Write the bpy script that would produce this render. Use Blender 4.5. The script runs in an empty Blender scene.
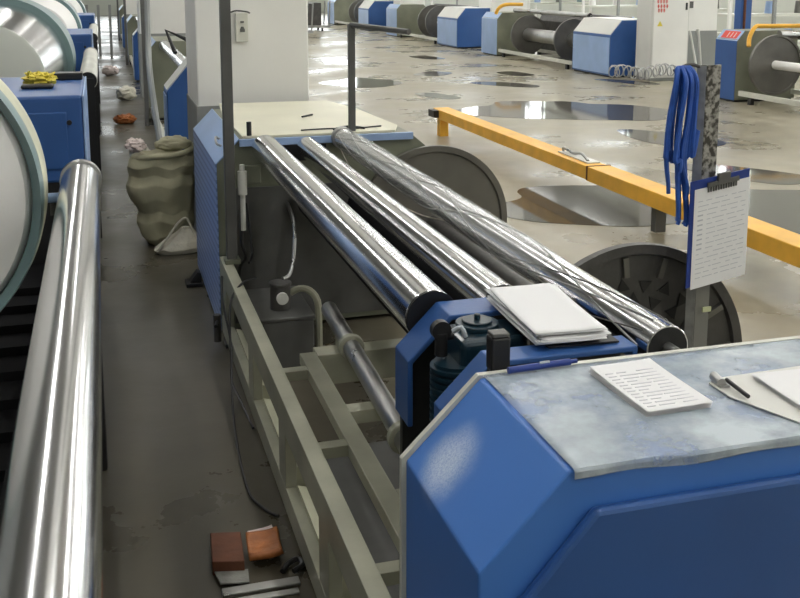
import bpy, bmesh, math, random
from mathutils import Vector, Matrix, noise
random.seed(7)
S = bpy.context.scene
COL = S.collection
PI = math.pi

# ---------------------------------------------------------------- camera
CAM_H, F_PX, CY, HY, VX = 1.7, 1010.0, 150.0, -20.0, 99.0
pitch = math.atan((CY - HY) / F_PX)
yaw = math.atan((400 - VX) / (F_PX / math.cos(pitch)))
cd = bpy.data.cameras.new('camera'); cam = bpy.data.objects.new('camera', cd); COL.objects.link(cam)
cam.location = (0, 0, CAM_H)
cam.rotation_euler = (PI / 2 - pitch, 0, -yaw)
cd.sensor_width = 36.0; cd.sensor_fit = 'HORIZONTAL'
cd.lens = F_PX / 800 * 36.0
cd.shift_y = -(299 - CY) / 800
cd.clip_start = 0.05; cd.clip_end = 200
S.camera = cam
# ---------------------------------------------------------------- world, exposure
w = bpy.data.worlds.new('world'); S.world = w; w.use_nodes = True
w.node_tree.nodes['Background'].inputs[0].default_value = (0.9, 0.95, 1, 1)
w.node_tree.nodes['Background'].inputs[1].default_value = 0.3
vs = S.view_settings
vs.view_transform = 'Standard'; vs.look = 'None'; vs.gamma = 1; vs.use_curve_mapping = False
vs.exposure = 1.22
LAMP_W = 9.0       # emission of the fluorescent diffusers
SKY_W = 2.5         # daylight behind the windows

# ---------------------------------------------------------------- materials
def mat(name, col, rough=0.5, metal=0.0, var=0.0, vscale=4.0, bump=0.0, bscale=40.0, coat=0.0, rvar=0.0, spec=None, emit=0, stretch=None):
    m = bpy.data.materials.new(name); m.use_nodes = True
    nt = m.node_tree; N = nt.nodes; L = nt.links; b = N['Principled BSDF']
    b.inputs['Base Color'].default_value = (*col, 1); b.inputs['Roughness'].default_value = rough
    b.inputs['Metallic'].default_value = metal
    b.inputs['Coat Weight'].default_value = coat; b.inputs['Coat Roughness'].default_value = 0.08
    if spec is not None: b.inputs['Specular IOR Level'].default_value = spec
    if emit:
        b.inputs['Emission Color'].default_value = (*col, 1); b.inputs['Emission Strength'].default_value = emit
    tc = N.new('ShaderNodeTexCoord'); src = tc.outputs['Object']
    if stretch:
        mp = N.new('ShaderNodeMapping'); mp.inputs['Scale'].default_value = stretch
        L.new(src, mp.inputs['Vector']); src = mp.outputs[0]
    if var or rvar:
        n = N.new('ShaderNodeTexNoise'); n.inputs['Scale'].default_value = vscale; n.inputs['Detail'].default_value = 6
        L.new(src, n.inputs['Vector'])
        if var:
            mx = N.new('ShaderNodeMix'); mx.data_type = 'RGBA'
            r = N.new('ShaderNodeMapRange'); r.inputs[1].default_value = .3; r.inputs[2].default_value = .7
            L.new(n.outputs['Fac'], r.inputs[0]); L.new(r.outputs[0], mx.inputs[0])
            mx.inputs[6].default_value = (*[c * (1 - var) for c in col], 1)
            mx.inputs[7].default_value = (*[min(1, c * (1 + var)) for c in col], 1)
            L.new(mx.outputs[2], b.inputs['Base Color'])
        if rvar:
            r2 = N.new('ShaderNodeMapRange'); r2.inputs[3].default_value = max(0.02, rough - rvar); r2.inputs[4].default_value = rough + rvar
            r2.inputs[1].default_value = .3; r2.inputs[2].default_value = .7
            L.new(n.outputs['Fac'], r2.inputs[0]); L.new(r2.outputs[0], b.inputs['Roughness'])
    if bump:
        n2 = N.new('ShaderNodeTexNoise'); n2.inputs['Scale'].default_value = bscale; n2.inputs['Detail'].default_value = 4
        L.new(src, n2.inputs['Vector'])
        bp = N.new('ShaderNodeBump'); bp.inputs['Strength'].default_value = bump; bp.inputs['Distance'].default_value = 0.01
        L.new(n2.outputs['Fac'], bp.inputs['Height']); L.new(bp.outputs[0], b.inputs['Normal'])
    return m

M = {}
M['blue'] = mat('blue_enamel', (.030, .100, .31), .38, var=.08, vscale=3, bump=.03, bscale=90)
M['lightblue'] = mat('pale_blue_enamel', (.30, .43, .68), .38, var=.08, vscale=3)
M['navy'] = mat('navy_plastic', (.012, .04, .24), .35)
M['olive'] = mat('olive_grey_enamel', (.20, .21, .155), .5, var=.15, vscale=3, bump=.05, bscale=30)
M['cream'] = mat('cream_enamel', (.62, .62, .47), .42, var=.12, vscale=5, bump=.04, bscale=40)
M['greenrail'] = mat('grey_green_enamel', (.34, .34, .26), .42, var=.18, vscale=5, bump=.04)
M['trim'] = mat('pale_trim', (.62, .62, .55), .4, var=.1)
M['chrome'] = mat('polished_steel', (.78, .78, .80), .16, 1.0, var=.03, vscale=2, rvar=.02, stretch=(1, .12, 1))
M['steel'] = mat('dull_steel', (.45, .45, .44), .35, 1.0, var=.15, vscale=6, rvar=.1)
M['pipe'] = mat('grey_painted_pipe', (.10, .10, .095), .45, var=.15, vscale=8)
M['black'] = mat('black_rubber', (.012, .012, .013), .45)
M['darkiron'] = mat('dark_cast_iron', (.085, .082, .078), .5, .3, var=.25, vscale=8, bump=.15, bscale=60)
M['disc'] = mat('brushed_grey_flange', (.16, .155, .14), .42, .5, var=.15, vscale=5)
M['yellow'] = mat('yellow_enamel', (.86, .46, .05), .42, var=.12, vscale=6, bump=.05)
M['white'] = mat('white_paint', (.83, .825, .79), .6, var=.04, vscale=2)
M['greypaint'] = mat('grey_paint', (.27, .28, .27), .55, var=.08, vscale=2)
M['offwhite'] = mat('offwhite_panel', (.66, .66, .62), .45, var=.05, vscale=2)
M['paper'] = mat('white_paper', (.80, .80, .81), .7, bump=.05, bscale=12)
M['ink'] = mat('grey_ink', (.50, .51, .56), .8)
M['faint'] = mat('faint_print', (.66, .66, .70), .8)
M['red'] = mat('red_print', (.75, .07, .05), .5)
M['palelabel'] = mat('pale_yellow_label', (.55, .58, .35), .6)
M['warn'] = mat('yellow_print', (.75, .62, .08), .5)
M['creamsheet'] = mat('cream_sheet', (.72, .70, .56), .5, var=.06, vscale=3, bump=.1, bscale=5)
M['sack'] = mat('olive_woven_sack', (.43, .41, .28), .75, var=.12, vscale=6, bump=.35, bscale=14)
M['bag'] = mat('white_plastic_bag', (.56, .53, .44), .45, var=.15, vscale=9, bump=.7, bscale=18)
M['pinkbag'] = mat('pinkish_plastic', (.68, .58, .55), .45, var=.1, bump=.5, bscale=20)
M['brown'] = mat('brown_cardboard', (.13, .045, .02), .75, var=.2, vscale=20, bump=.2)
M['orange'] = mat('orange_wrapper', (.36, .12, .03), .55, var=.3, vscale=25, bump=.5, bscale=40)
M['wrapper'] = mat('grey_wrapper', (.24, .24, .22), .5, var=.3, vscale=20, bump=.4)
M['teal'] = mat('teal_enamel', (.17, .26, .265), .35, var=.08)
M['matteblack'] = mat('matte_black_steel', (.008, .008, .009), .85, spec=.15)  # very dark matte black with hardly any gloss
M['yarn'] = mat('white_yarn', (.88, .87, .85), .6, bump=.1, bscale=80)
M['ribbon'] = mat('blue_ribbon', (.02, .09, .40), .55, var=.2, vscale=20)
M['motor'] = mat('dark_teal_enamel', (.006, .026, .042), .35, var=.2, vscale=12, coat=.2)
M['labels'] = mat('silver_label', (.5, .55, .6), .35, .4)
M['lamp'] = mat('lamp_diffuser', (1.0, .985, .95), .5, emit=LAMP_W)
M['daylight'] = mat('daylit_window_pane', (.93, .98, 1.0), .5, emit=SKY_W)
M['wallpaint'] = mat('wall_paint', (.62, .64, .58), .6, var=.06, vscale=.6)
M['ceil'] = mat('ceiling_sheeting', (.50, .50, .48), .7, var=.06, vscale=.5)
M['water'] = mat('puddle_water', (.085, .078, .065), .06, spec=.22, bump=.03, bscale=2)

def new_mat(name):
    m = bpy.data.materials.new(name); m.use_nodes = True
    return m, m.node_tree.nodes, m.node_tree.links, m.node_tree.nodes['Principled BSDF']

def floor_mat():
    m, N, L, b = new_mat('worn_concrete')
    tc = N.new('ShaderNodeTexCoord')
    n1 = N.new('ShaderNodeTexNoise'); n1.inputs['Scale'].default_value = .7; n1.inputs['Detail'].default_value = 8; n1.inputs['Roughness'].default_value = .6
    n2 = N.new('ShaderNodeTexNoise'); n2.inputs['Scale'].default_value = 3.5; n2.inputs['Detail'].default_value = 6
    L.new(tc.outputs['Object'], n1.inputs['Vector']); L.new(tc.outputs['Object'], n2.inputs['Vector'])
    cr = N.new('ShaderNodeValToRGB'); e = cr.color_ramp.elements
    e[0].position = .3; e[0].color = (.185, .165, .115, 1); e[1].position = .68; e[1].color = (.365, .33, .24, 1)
    mx = N.new('ShaderNodeMath'); mx.operation = 'MULTIPLY_ADD'; mx.inputs[1].default_value = .35; 
    ad = N.new('ShaderNodeMath'); ad.operation = 'MULTIPLY'; ad.inputs[1].default_value = .65
    L.new(n1.outputs['Fac'], ad.inputs[0]); L.new(n2.outputs['Fac'], mx.inputs[0]); L.new(ad.outputs[0], mx.inputs[2])
    L.new(mx.outputs[0], cr.inputs[0])
    # shade of the aisle between the machine rows, put into the floor colour
    sp = N.new('ShaderNodeSeparateXYZ'); L.new(tc.outputs['Object'], sp.inputs[0])
    wob = N.new('ShaderNodeMath'); wob.operation = 'MULTIPLY_ADD'; wob.inputs[1].default_value = .8
    L.new(n1.outputs['Fac'], wob.inputs[0]); L.new(sp.outputs[0], wob.inputs[2])
    mr = N.new('ShaderNodeMapRange'); mr.interpolation_type = 'SMOOTHSTEP'
    mr.inputs[1].default_value = 1.2; mr.inputs[2].default_value = 2.3; mr.inputs[3].default_value = 1; mr.inputs[4].default_value = 0
    L.new(wob.outputs[0], mr.inputs[0])
    dk = N.new('ShaderNodeMix'); dk.data_type = 'RGBA'; dk.blend_type = 'MULTIPLY'
    L.new(mr.outputs[0], dk.inputs[0]); L.new(cr.outputs[0], dk.inputs[6]); dk.inputs[7].default_value = (.27, .265, .26, 1)
    L.new(dk.outputs[2], b.inputs['Base Color'])
    rr = N.new('ShaderNodeMapRange'); rr.inputs[1].default_value = .35; rr.inputs[2].default_value = .65
    rr.inputs[3].default_value = .18; rr.inputs[4].default_value = .5
    L.new(n1.outputs['Fac'], rr.inputs[0]); L.new(rr.outputs[0], b.inputs['Roughness'])
    bp = N.new('ShaderNodeBump'); bp.inputs['Strength'].default_value = .15; bp.inputs['Distance'].default_value = .02
    L.new(n2.outputs['Fac'], bp.inputs['Height']); L.new(bp.outputs[0], b.inputs['Normal'])
    return m
M['floor'] = floor_mat()

def perforated():
    m, N, L, b = new_mat('perforated_blue_sheet')
    tc = N.new('ShaderNodeTexCoord'); sp = N.new('ShaderNodeSeparateXYZ'); L.new(tc.outputs['Object'], sp.inputs[0])
    sn = []
    for k, fr in ((1, 60.), (2, 160.)):
        q = N.new('ShaderNodeMath'); q.operation = 'MULTIPLY'; q.inputs[1].default_value = fr; L.new(sp.outputs[k], q.inputs[0])
        t = N.new('ShaderNodeMath'); t.operation = 'SINE'; L.new(q.outputs[0], t.inputs[0]); sn.append(t)
    p = N.new('ShaderNodeMath'); p.operation = 'MULTIPLY_ADD'; p.inputs[1].default_value = .10
    L.new(sn[0].outputs[0], p.inputs[0]); L.new(sn[1].outputs[0], p.inputs[2])
    g = N.new('ShaderNodeMapRange'); g.inputs[1].default_value = .0; g.inputs[2].default_value = .5; L.new(p.outputs[0], g.inputs[0])
    mx = N.new('ShaderNodeMix'); mx.data_type = 'RGBA'; L.new(g.outputs[0], mx.inputs[0])
    mx.inputs[6].default_value = (.30, .41, .68, 1); mx.inputs[7].default_value = (.16, .24, .48, 1)
    L.new(mx.outputs[2], b.inputs['Base Color']); b.inputs['Roughness'].default_value = .4
    return m
M['perf'] = perforated()

def glare_enamel(name, c):
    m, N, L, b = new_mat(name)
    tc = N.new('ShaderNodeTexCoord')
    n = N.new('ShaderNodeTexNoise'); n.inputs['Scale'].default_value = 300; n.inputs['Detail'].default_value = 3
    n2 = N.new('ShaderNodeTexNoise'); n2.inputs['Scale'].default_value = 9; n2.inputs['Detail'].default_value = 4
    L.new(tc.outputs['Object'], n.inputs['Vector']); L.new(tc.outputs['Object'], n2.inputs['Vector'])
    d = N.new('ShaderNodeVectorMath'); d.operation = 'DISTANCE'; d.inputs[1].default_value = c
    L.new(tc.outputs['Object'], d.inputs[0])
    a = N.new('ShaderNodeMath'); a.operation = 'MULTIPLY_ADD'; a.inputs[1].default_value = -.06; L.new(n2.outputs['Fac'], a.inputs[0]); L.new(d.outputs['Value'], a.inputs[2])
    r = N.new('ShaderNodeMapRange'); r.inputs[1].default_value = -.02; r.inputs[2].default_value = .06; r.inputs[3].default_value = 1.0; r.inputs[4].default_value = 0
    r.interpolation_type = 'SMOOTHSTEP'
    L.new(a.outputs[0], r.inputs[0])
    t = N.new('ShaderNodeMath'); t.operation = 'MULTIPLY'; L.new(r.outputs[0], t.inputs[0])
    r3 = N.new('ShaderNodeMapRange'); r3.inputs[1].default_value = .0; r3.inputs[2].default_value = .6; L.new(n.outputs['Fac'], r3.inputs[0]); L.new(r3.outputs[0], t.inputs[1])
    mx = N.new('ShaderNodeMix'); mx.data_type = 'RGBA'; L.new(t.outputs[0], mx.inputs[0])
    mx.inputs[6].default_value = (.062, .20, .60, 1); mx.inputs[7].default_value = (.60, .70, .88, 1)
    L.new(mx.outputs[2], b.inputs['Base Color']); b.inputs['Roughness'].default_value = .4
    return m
M['glare_blue'] = glare_enamel('blue_enamel_painted_glare', (.548, 1.565, .863))  # pale speckled patch paints the lamp glare into the chamfer colour

def plastic_top():
    m, N, L, b = new_mat('cloudy_clear_plastic')
    tc = N.new('ShaderNodeTexCoord')
    n = N.new('ShaderNodeTexNoise'); n.inputs['Scale'].default_value = 5; n.inputs['Detail'].default_value = 7; n.inputs['Roughness'].default_value = .65
    L.new(tc.outputs['Object'], n.inputs['Vector'])
    r = N.new('ShaderNodeMapRange'); r.inputs[1].default_value = .36; r.inputs[2].default_value = .64; r.inputs[3].default_value = .28; r.inputs[4].default_value = .86
    L.new(n.outputs['Fac'], r.inputs[0]); L.new(r.outputs[0], b.inputs['Alpha'])
    b.inputs['Base Color'].default_value = (.50, .57, .62, 1); b.inputs['Roughness'].default_value = .22
    n3 = N.new('ShaderNodeTexNoise'); n3.inputs['Scale'].default_value = 9
    L.new(tc.outputs['Object'], n3.inputs['Vector'])
    bp = N.new('ShaderNodeBump'); bp.inputs['Strength'].default_value = .25; bp.inputs['Distance'].default_value = .01
    L.new(n3.outputs['Fac'], bp.inputs['Height']); L.new(bp.outputs[0], b.inputs['Normal'])
    return m
M['plastic'] = plastic_top()

def film():
    m, N, L, b = new_mat('clear_stretch_film')
    b.inputs['Base Color'].default_value = (.62, .64, .62, 1); b.inputs['Roughness'].default_value = .16
    b.inputs['Alpha'].default_value = .32
    tc = N.new('ShaderNodeTexCoord'); mp = N.new('ShaderNodeMapping'); mp.inputs['Scale'].default_value = (1, .06, 1)
    n3 = N.new('ShaderNodeTexNoise'); n3.inputs['Scale'].default_value = 45
    L.new(tc.outputs['Object'], mp.inputs['Vector']); L.new(mp.outputs[0], n3.inputs['Vector'])
    bp = N.new('ShaderNodeBump'); bp.inputs['Strength'].default_value = .8; bp.inputs['Distance'].default_value = .01
    L.new(n3.outputs['Fac'], bp.inputs['Height']); L.new(bp.outputs[0], b.inputs['Normal'])
    return m
M['film'] = film()

def galvanised():
    m, N, L, b = new_mat('mottled_galvanised_steel')
    tc = N.new('ShaderNodeTexCoord')
    n = N.new('ShaderNodeTexNoise'); n.inputs['Scale'].default_value = 55; n.inputs['Detail'].default_value = 5
    L.new(tc.outputs['Object'], n.inputs['Vector'])
    sp = N.new('ShaderNodeSeparateXYZ'); L.new(tc.outputs['Object'], sp.inputs[0])
    up = N.new('ShaderNodeMapRange'); up.inputs[1].default_value = .95; up.inputs[2].default_value = 1.1; L.new(sp.outputs[2], up.inputs[0])
    cr = N.new('ShaderNodeValToRGB'); e = cr.color_ramp.elements
    e[0].position = .42; e[0].color = (.045, .042, .035, 1); e[1].position = .58; e[1].color = (.38, .37, .34, 1)
    L.new(n.outputs['Fac'], cr.inputs[0])
    mx = N.new('ShaderNodeMix'); mx.data_type = 'RGBA'; L.new(up.outputs[0], mx.inputs[0])
    mx.inputs[6].default_value = (.20, .20, .19, 1); L.new(cr.outputs[0], mx.inputs[7])
    L.new(mx.outputs[2], b.inputs['Base Color']); b.inputs['Metallic'].default_value = .3; b.inputs['Roughness'].default_value = .45
    return m
M['galv'] = galvanised()
M['galvlight'] = mat('pale_galvanised_steel', (.34, .34, .32), .45, .3, var=.2, vscale=30)

# ---------------------------------------------------------------- mesh helpers
def B(): return bmesh.new()
def box(bm, x0, x1, y0, y1, z0, z1):
    v = [bm.verts.new(p) for p in ((x0,y0,z0),(x1,y0,z0),(x1,y1,z0),(x0,y1,z0),(x0,y0,z1),(x1,y0,z1),(x1,y1,z1),(x0,y1,z1))]
    for f in ((0,3,2,1),(4,5,6,7),(0,1,5,4),(1,2,6,5),(2,3,7,6),(3,0,4,7)): bm.faces.new([v[i] for i in f])
    return bm
def prism(bm, pts, a0, a1, axis='Y'):
    def P(u, v, a): return {'Y': (u, a, v), 'X': (a, u, v), 'Z': (u, v, a)}[axis]
    A = [bm.verts.new(P(u, v, a0)) for u, v in pts]; C = [bm.verts.new(P(u, v, a1)) for u, v in pts]
    n = len(pts)
    bm.faces.new(A); bm.faces.new(C[::-1])
    for i in range(n): bm.faces.new([A[i], C[i], C[(i+1) % n], A[(i+1) % n]])
    return bm
def frame_of(d):
    d = d.normalized(); a = Vector((0,0,1)) if abs(d.z) < .9 else Vector((1,0,0))
    u = d.cross(a).normalized(); return u, d.cross(u).normalized()
def rod(bm, p0, p1, r, r1=None, seg=24, cap=True):
    p0, p1 = Vector(p0), Vector(p1); u, v = frame_of(p1 - p0); r1 = r if r1 is None else r1
    a = [bm.verts.new(p0 + (u*math.cos(t) + v*math.sin(t))*r) for t in [2*PI*i/seg for i in range(seg)]]
    b = [bm.verts.new(p1 + (u*math.cos(t) + v*math.sin(t))*r1) for t in [2*PI*i/seg for i in range(seg)]]
    for i in range(seg): bm.faces.new([a[i], a[(i+1)%seg], b[(i+1)%seg], b[i]])
    if cap: bm.faces.new(a[::-1]); bm.faces.new(b)
    return bm
def tube(bm, pts, r, seg=8, smooth=3):
    P = [Vector(p) for p in pts]
    if smooth and len(P) > 2:
        Q = []
        for i in range(len(P)-1):
            p0 = P[max(i-1,0)]; p1 = P[i]; p2 = P[i+1]; p3 = P[min(i+2,len(P)-1)]
            for k in range(smooth):
                t = k/smooth
                Q.append(.5*((2*p1)+(p2-p0)*t+(2*p0-5*p1+4*p2-p3)*t*t+(3*p1-p0-3*p2+p3)*t**3))
        Q.append(P[-1]); P = Q
    rings = []; u = None
    for i, p in enumerate(P):
        d = (P[min(i+1,len(P)-1)] - P[max(i-1,0)]).normalized()
        if u is None: u, v = frame_of(d)
        else:
            u = (u - d*u.dot(d)).normalized(); v = d.cross(u)
        rings.append([bm.verts.new(p + (u*math.cos(2*PI*k/seg) + v*math.sin(2*PI*k/seg))*r) for k in range(seg)])
    for a, b in zip(rings, rings[1:]):
        for k in range(seg): bm.faces.new([a[k], a[(k+1)%seg], b[(k+1)%seg], b[k]])
    bm.faces.new(rings[0][::-1]); bm.faces.new(rings[-1])
    return bm
def lathe(bm, cx, cz, prof, seg=64, a0=0, a1=2*PI):
    """closed profile of (y, r) turned about the Y axis through (cx, cz)"""
    full = abs(a1 - a0 - 2*PI) < 1e-6
    n = seg if full else seg + 1
    rings = []
    for i in range(n):
        t = a0 + (a1-a0)*i/seg
        rings.append([bm.verts.new((cx + r*math.cos(t), y, cz + r*math.sin(t))) for y, r in prof])
    m = len(prof)
    for i in range(seg):
        a, b = rings[i], rings[(i+1) % n]
        for k in range(m): bm.faces.new([a[k], a[(k+1)%m], b[(k+1)%m], b[k]])
    if not full: bm.faces.new(rings[0]); bm.faces.new(rings[-1][::-1])
    return bm
def obj(name, bm, m, parent=None, smooth=False, bevel=0.0, label=None, seg=2):
    bmesh.ops.remove_doubles(bm, verts=bm.verts, dist=1e-6)
    bmesh.ops.recalc_face_normals(bm, faces=bm.faces)
    me = bpy.data.meshes.new(name); bm.to_mesh(me); bm.free()
    me.materials.append(M[m] if isinstance(m, str) else m)
    o = bpy.data.objects.new(name, me); COL.objects.link(o)
    if smooth:
        for p in me.polygons: p.use_smooth = True
        me.set_sharp_from_angle(angle=math.radians(38))
    if bevel:
        md = o.modifiers.new('bevel', 'BEVEL'); md.width = bevel; md.segments = seg; md.limit_method = 'ANGLE'; md.angle_limit = math.radians(30)
    if parent:
        o.parent = parent; o.matrix_parent_inverse = Matrix.Translation(-Vector(parent.location))
    if label: o['label'] = label
    return o
def tag(o, label, cat, group=None, kind=None):
    o['label'] = label; o['category'] = cat
    if group: o['group'] = group
    if kind: o['kind'] = kind
    return o
def thing(name, loc, label, cat, group=None):
    o = bpy.data.objects.new(name, None); COL.objects.link(o); o.location = loc
    o.empty_display_size = .1
    return tag(o, label, cat, group)
def struct(name, bm, m, parent=None, **k):
    o = obj(name, bm, m, parent, **k)
    if parent is None: o['kind'] = 'structure'
    return o

# ---------------------------------------------------------------- the hall
XL, XR, Y0, Y1, ZC = -7.0, 15.0, -6.0, 52.0, 5.2
struct('floor', box(B(), XL, XR, Y0, Y1, -.2, 0), 'floor')
struct('ceiling', box(B(), XL, XR, Y0, Y1, ZC, ZC+.15), 'ceil')
def wall(name, x0, x1, y0, y1):
    struct(name, box(B(), x0, x1, y0, y1, 0, ZC), 'wallpaint')
struct('wall_left', box(B(), XL-.2, XL, Y0, Y1, 0, ZC), 'greypaint'); wall('wall_right', XR, XR+.2, Y0, Y1)
wall('wall_far', XL, XR, Y1, Y1+.2); struct('wall_near', box(B(), XL, XR, Y0-.2, Y0, 0, ZC), 'wallpaint')
wi = 0
for x in (-4.6, -.6, 3.4, 7.4, 11.4):
    wi += 1
    o = struct('window_%d' % wi, box(B(), x-1.5, x+1.5, Y1-.05, Y1-.012, 1.0, 4.2), 'daylight')
    f = B()
    for a in (-1.5, -.5, .5, 1.5): box(f, x+a-.04, x+a+.04, Y1-.1, Y1-.04, 1.0, 4.2)
    for z in (1.0, 2.6, 4.2): box(f, x-1.54, x+1.54, Y1-.11, Y1-.05, z-.04, z+.04)
    obj('window_frame', f, 'white', o)
for y in (4, 10, 16, 22, 28, 34, 40):
    for sx, side in ((XR-.012, 'r'),):
        wi += 1
        o = struct('window_%d' % wi, box(B(), sx-.038, sx, y-1.2, y+1.2, 1.6, 4.0), 'daylight')
        f = B()
        xx = sx-.1 if side == 'r' else sx-.01
        for a in (-1.2, 0, 1.2): box(f, xx, xx+.07, y+a-.04, y+a+.04, 1.6, 4.0)
        for z in (1.6, 2.8, 4.0): box(f, xx, xx+.07, y-1.24, y+1.24, z-.04, z+.04)
        obj('window_frame', f, 'white', o)
ti = 0
def column(x0, x1, y0, y1, zb):
    global ti
    ti += 1
    o = struct('trim_%d' % ti, box(B(), x0, x1, y0, y1, 0, ZC), 'white', bevel=.012)
    o['label'] = 'square white concrete column with grey painted foot'
    obj('grey_dado', box(B(), x0-.006, x1+.006, y0-.006, y1+.006, .002, zb), 'greypaint', o)
    return o
col1 = column(.548, 1.25, 6.3, 7.04, .93)
column(.53, 1.25, 15.2, 15.94, .93); column(.53, 1.25, 24, 24.7, .93)
column(9.88, 10.8, 16.2, 17.1, .79); column(9.42, 10.4, 23.9, 24.8, .80); column(9.35, 10.2, 31.8, 32.6, .80)

# ceiling lamps, in rows along the hall
def lamp0():
    t = thing('ceiling_light', (0, 0, ZC), 'long white fluorescent strip lamp fixed under the ceiling', 'lamp', 'fluorescent strip lamps under the ceiling')
    obj('housing', box(B(), -.11, .11, -1.6, 1.6, ZC-.07, ZC-.001), 'white', t)
    obj('diffuser', box(B(), -.085, .085, -1.55, 1.55, ZC-.11, ZC-.071), 'lamp', t)
    return t
def dup(root, loc, label=None):
    r = root.copy(); COL.objects.link(r); r.location = loc
    if label: r['label'] = label
    for ch in root.children:
        c = ch.copy(); COL.objects.link(c); c.parent = r; c.matrix_parent_inverse = ch.matrix_parent_inverse.copy()
        for g in ch.children:
            d = g.copy(); COL.objects.link(d); d.parent = c; d.matrix_parent_inverse = g.matrix_parent_inverse.copy()
    return r
L0 = lamp0(); first = True
for x in (-1.2, 1.6, 4.4, 7.2, 10.0, 12.8):
    for k in range(11):
        y = -3.4 + k*4.6
        if x < 3 and y > 35: continue
        lab = 'white fluorescent strip lamp, %s from the viewer, %s ceiling row from the left' % (
            ('first', 'second', 'third', 'fourth', 'fifth', 'sixth', 'seventh', 'eighth', 'ninth', 'tenth', 'eleventh')[k],
            {-1.2: 'first', 1.6: 'second', 4.4: 'third', 7.2: 'fourth', 10.0: 'fifth', 12.8: 'sixth'}[x])
        if first: L0.location = (x, y, ZC); L0['label'] = lab; first = False
        else: dup(L0, (x, y, ZC), lab)

# ---------------------------------------------------------------- foreground machine
X0 = .505; ZT = .965
def hood_profile(x0, x1, z0, zt, dx=.145, dz=.145):
    return [(x0, z0), (x1, z0), (x1, zt), (x0+dx, zt), (x0, zt-dz)]

# near cabinet
nc = thing('drive_cabinet', (1.1, 1.49, 0), 'blue sheet-metal machine cabinet with chamfered corner, closest to the viewer', 'cabinet')
obj('body', prism(B(), hood_profile(X0, 2.0, .0, ZT), 1.3, 1.68), 'glare_blue', nc, bevel=.004)
p = B()
prism(p, [(.53, .05), (1.95, .05), (1.95, .905), (.688, .905), (.567, .77), (.53, .73)], 1.277, 1.2995)
obj('door', p, 'blue', nc, bevel=.008, label='raised dark blue access panel')
prism_pts = [(X0-.008, 0), (2.005, 0), (2.005, ZT+.005), (X0+.142, ZT+.005), (X0-.008, ZT-.142)]
obj('back_plate', prism(B(), prism_pts, 1.6805, 1.694), 'trim', nc, label='pale edge plate')
# cloudy plastic sheet on it
bm = B(); nx, ny = 90, 30
vs_ = []
for i in range(nx+1):
    row = []
    x = X0 + .15 + (1.98-X0-.15)*i/nx
    hang = .003 + .008*max(0, math.sin((x-.55)*5.0)) + .002*math.sin(x*31)
    for j in range(ny+1):
        if j <= 24: y = 1.675 - .379*j/24; z = ZT + .0045 + .0012*noise.noise(Vector((x*7, y*7, 0)))
        else: y = 1.2945 - .0015*(1+math.sin(x*23)); z = ZT + .003 - (.004 + hang)*(j-24)/6
        row.append(bm.verts.new((x, y, z)))
    vs_.append(row)
for i in range(nx):
    for j in range(ny): bm.faces.new([vs_[i][j], vs_[i+1][j], vs_[i+1][j+1], vs_[i][j+1]])
ps = obj('plastic_cover_sheet', bm, 'plastic', None, smooth=True)
sm = ps.modifiers.new('thickness', 'SOLIDIFY'); sm.thickness = .0012; sm.offset = 1
tag(ps, 'cloudy clear plastic sheet laid over the top of the closest blue cabinet', 'plastic sheet')

# hoods over the roller ends
def hood(name, x0, x1, y0, y1, zt, zb, label, closed_far=True):
    t = thing(name, ((x0+x1)/2, (y0+y1)/2, 0), label, 'machine cover')
    th = .012; d = .10
    outer = [(x0, zb), (x0, zt-d), (x0+d, zt), (x1, zt), (x1, zt-.03)]
    inner = [(x1, zt-.03), (x1-th, zt-.03), (x1-th, zt-th), (x0+d+.005, zt-th), (x0+th, zt-d-.005), (x0+th, zb)]
    obj('shell', prism(B(), outer + inner[1:], y0, y1), 'blue', t, bevel=.003)
    obj('inner_plate', prism(B(), [(x0+th, .386), (x1-th, .386), (x1-th, zt-th), (x0+d+.005, zt-th), (x0+th, zt-d-.005)], y1-.02, y1-.002), 'black', t, label='dark plate inside the hood')
    return t
h1 = hood('roller_end_hood', .624, 1.0, 2.06, 2.165, .955, .70, 'blue chamfered hood plate at the near end of the widest roller, behind the dark motor')
h2 = hood('papers_shelf_hood', .610, 1.03, 1.765, 1.835, .957, .82, 'blue chamfered hood between the motor and the closest cabinet, carrying the paper stack')

# rollers
def roller(name, x, z, y0, y1, r, label, m='chrome', collar=True, seg=96, cap=.0):
    t = thing(name, (x, (y0+y1)/2, z), label, 'roller')
    obj('shell', lathe(B(), x, z, [(y0, r*.82), (y0, r-.001), (y0+.001, r), (y1-.002, r), (y1, r-.002), (y1, r*.82)], seg), m, t, smooth=True)
    e = B()
    lathe(e, x, z, [(y0-.001, .014), (y0-.006, r*.25), (y0-.001, r*.92+cap), (y0-.012, r*.97+cap), (y0-.0125, r*.92+cap), (y0-.009, r*.25), (y0-.012, .014)] if cap else [(y0-.0005, .014), (y0-.0005, r*.93), (y0+.001, r*.93), (y0+.02, .014)], 64)
    obj('end_cap', e, 'black', t, smooth=not cap, label='black end cap')
    if collar: obj('end_collar', lathe(B(), x, z, [(y1-.03, r+.0002), (y1-.03, r+.005), (y1+.012, r+.005), (y1+.012, r*.3), (y1+.005, r*.3), (y1-.0, r+.0002)], 64), 'steel', t, smooth=True)
    obj('journal', rod(B(), (x, y0-.035, z), (x, y0+.03, z), .013), 'steel', t, smooth=True)
    obj('journal', rod(B(), (x, y1, z), (x, y1+.018, z), .014), 'steel', t, smooth=True)
    return t
roller('chrome_roller', .719, .913, 2.185, 4.72, .064, 'widest polished steel roller, leftmost of the three over the open frame', collar=False, cap=.003)
roller('chrome_roller', .922, .908, 2.24, 4.72, .050, 'thin polished steel roller in the middle of the three over the open frame', collar=False, cap=.003)
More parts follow.
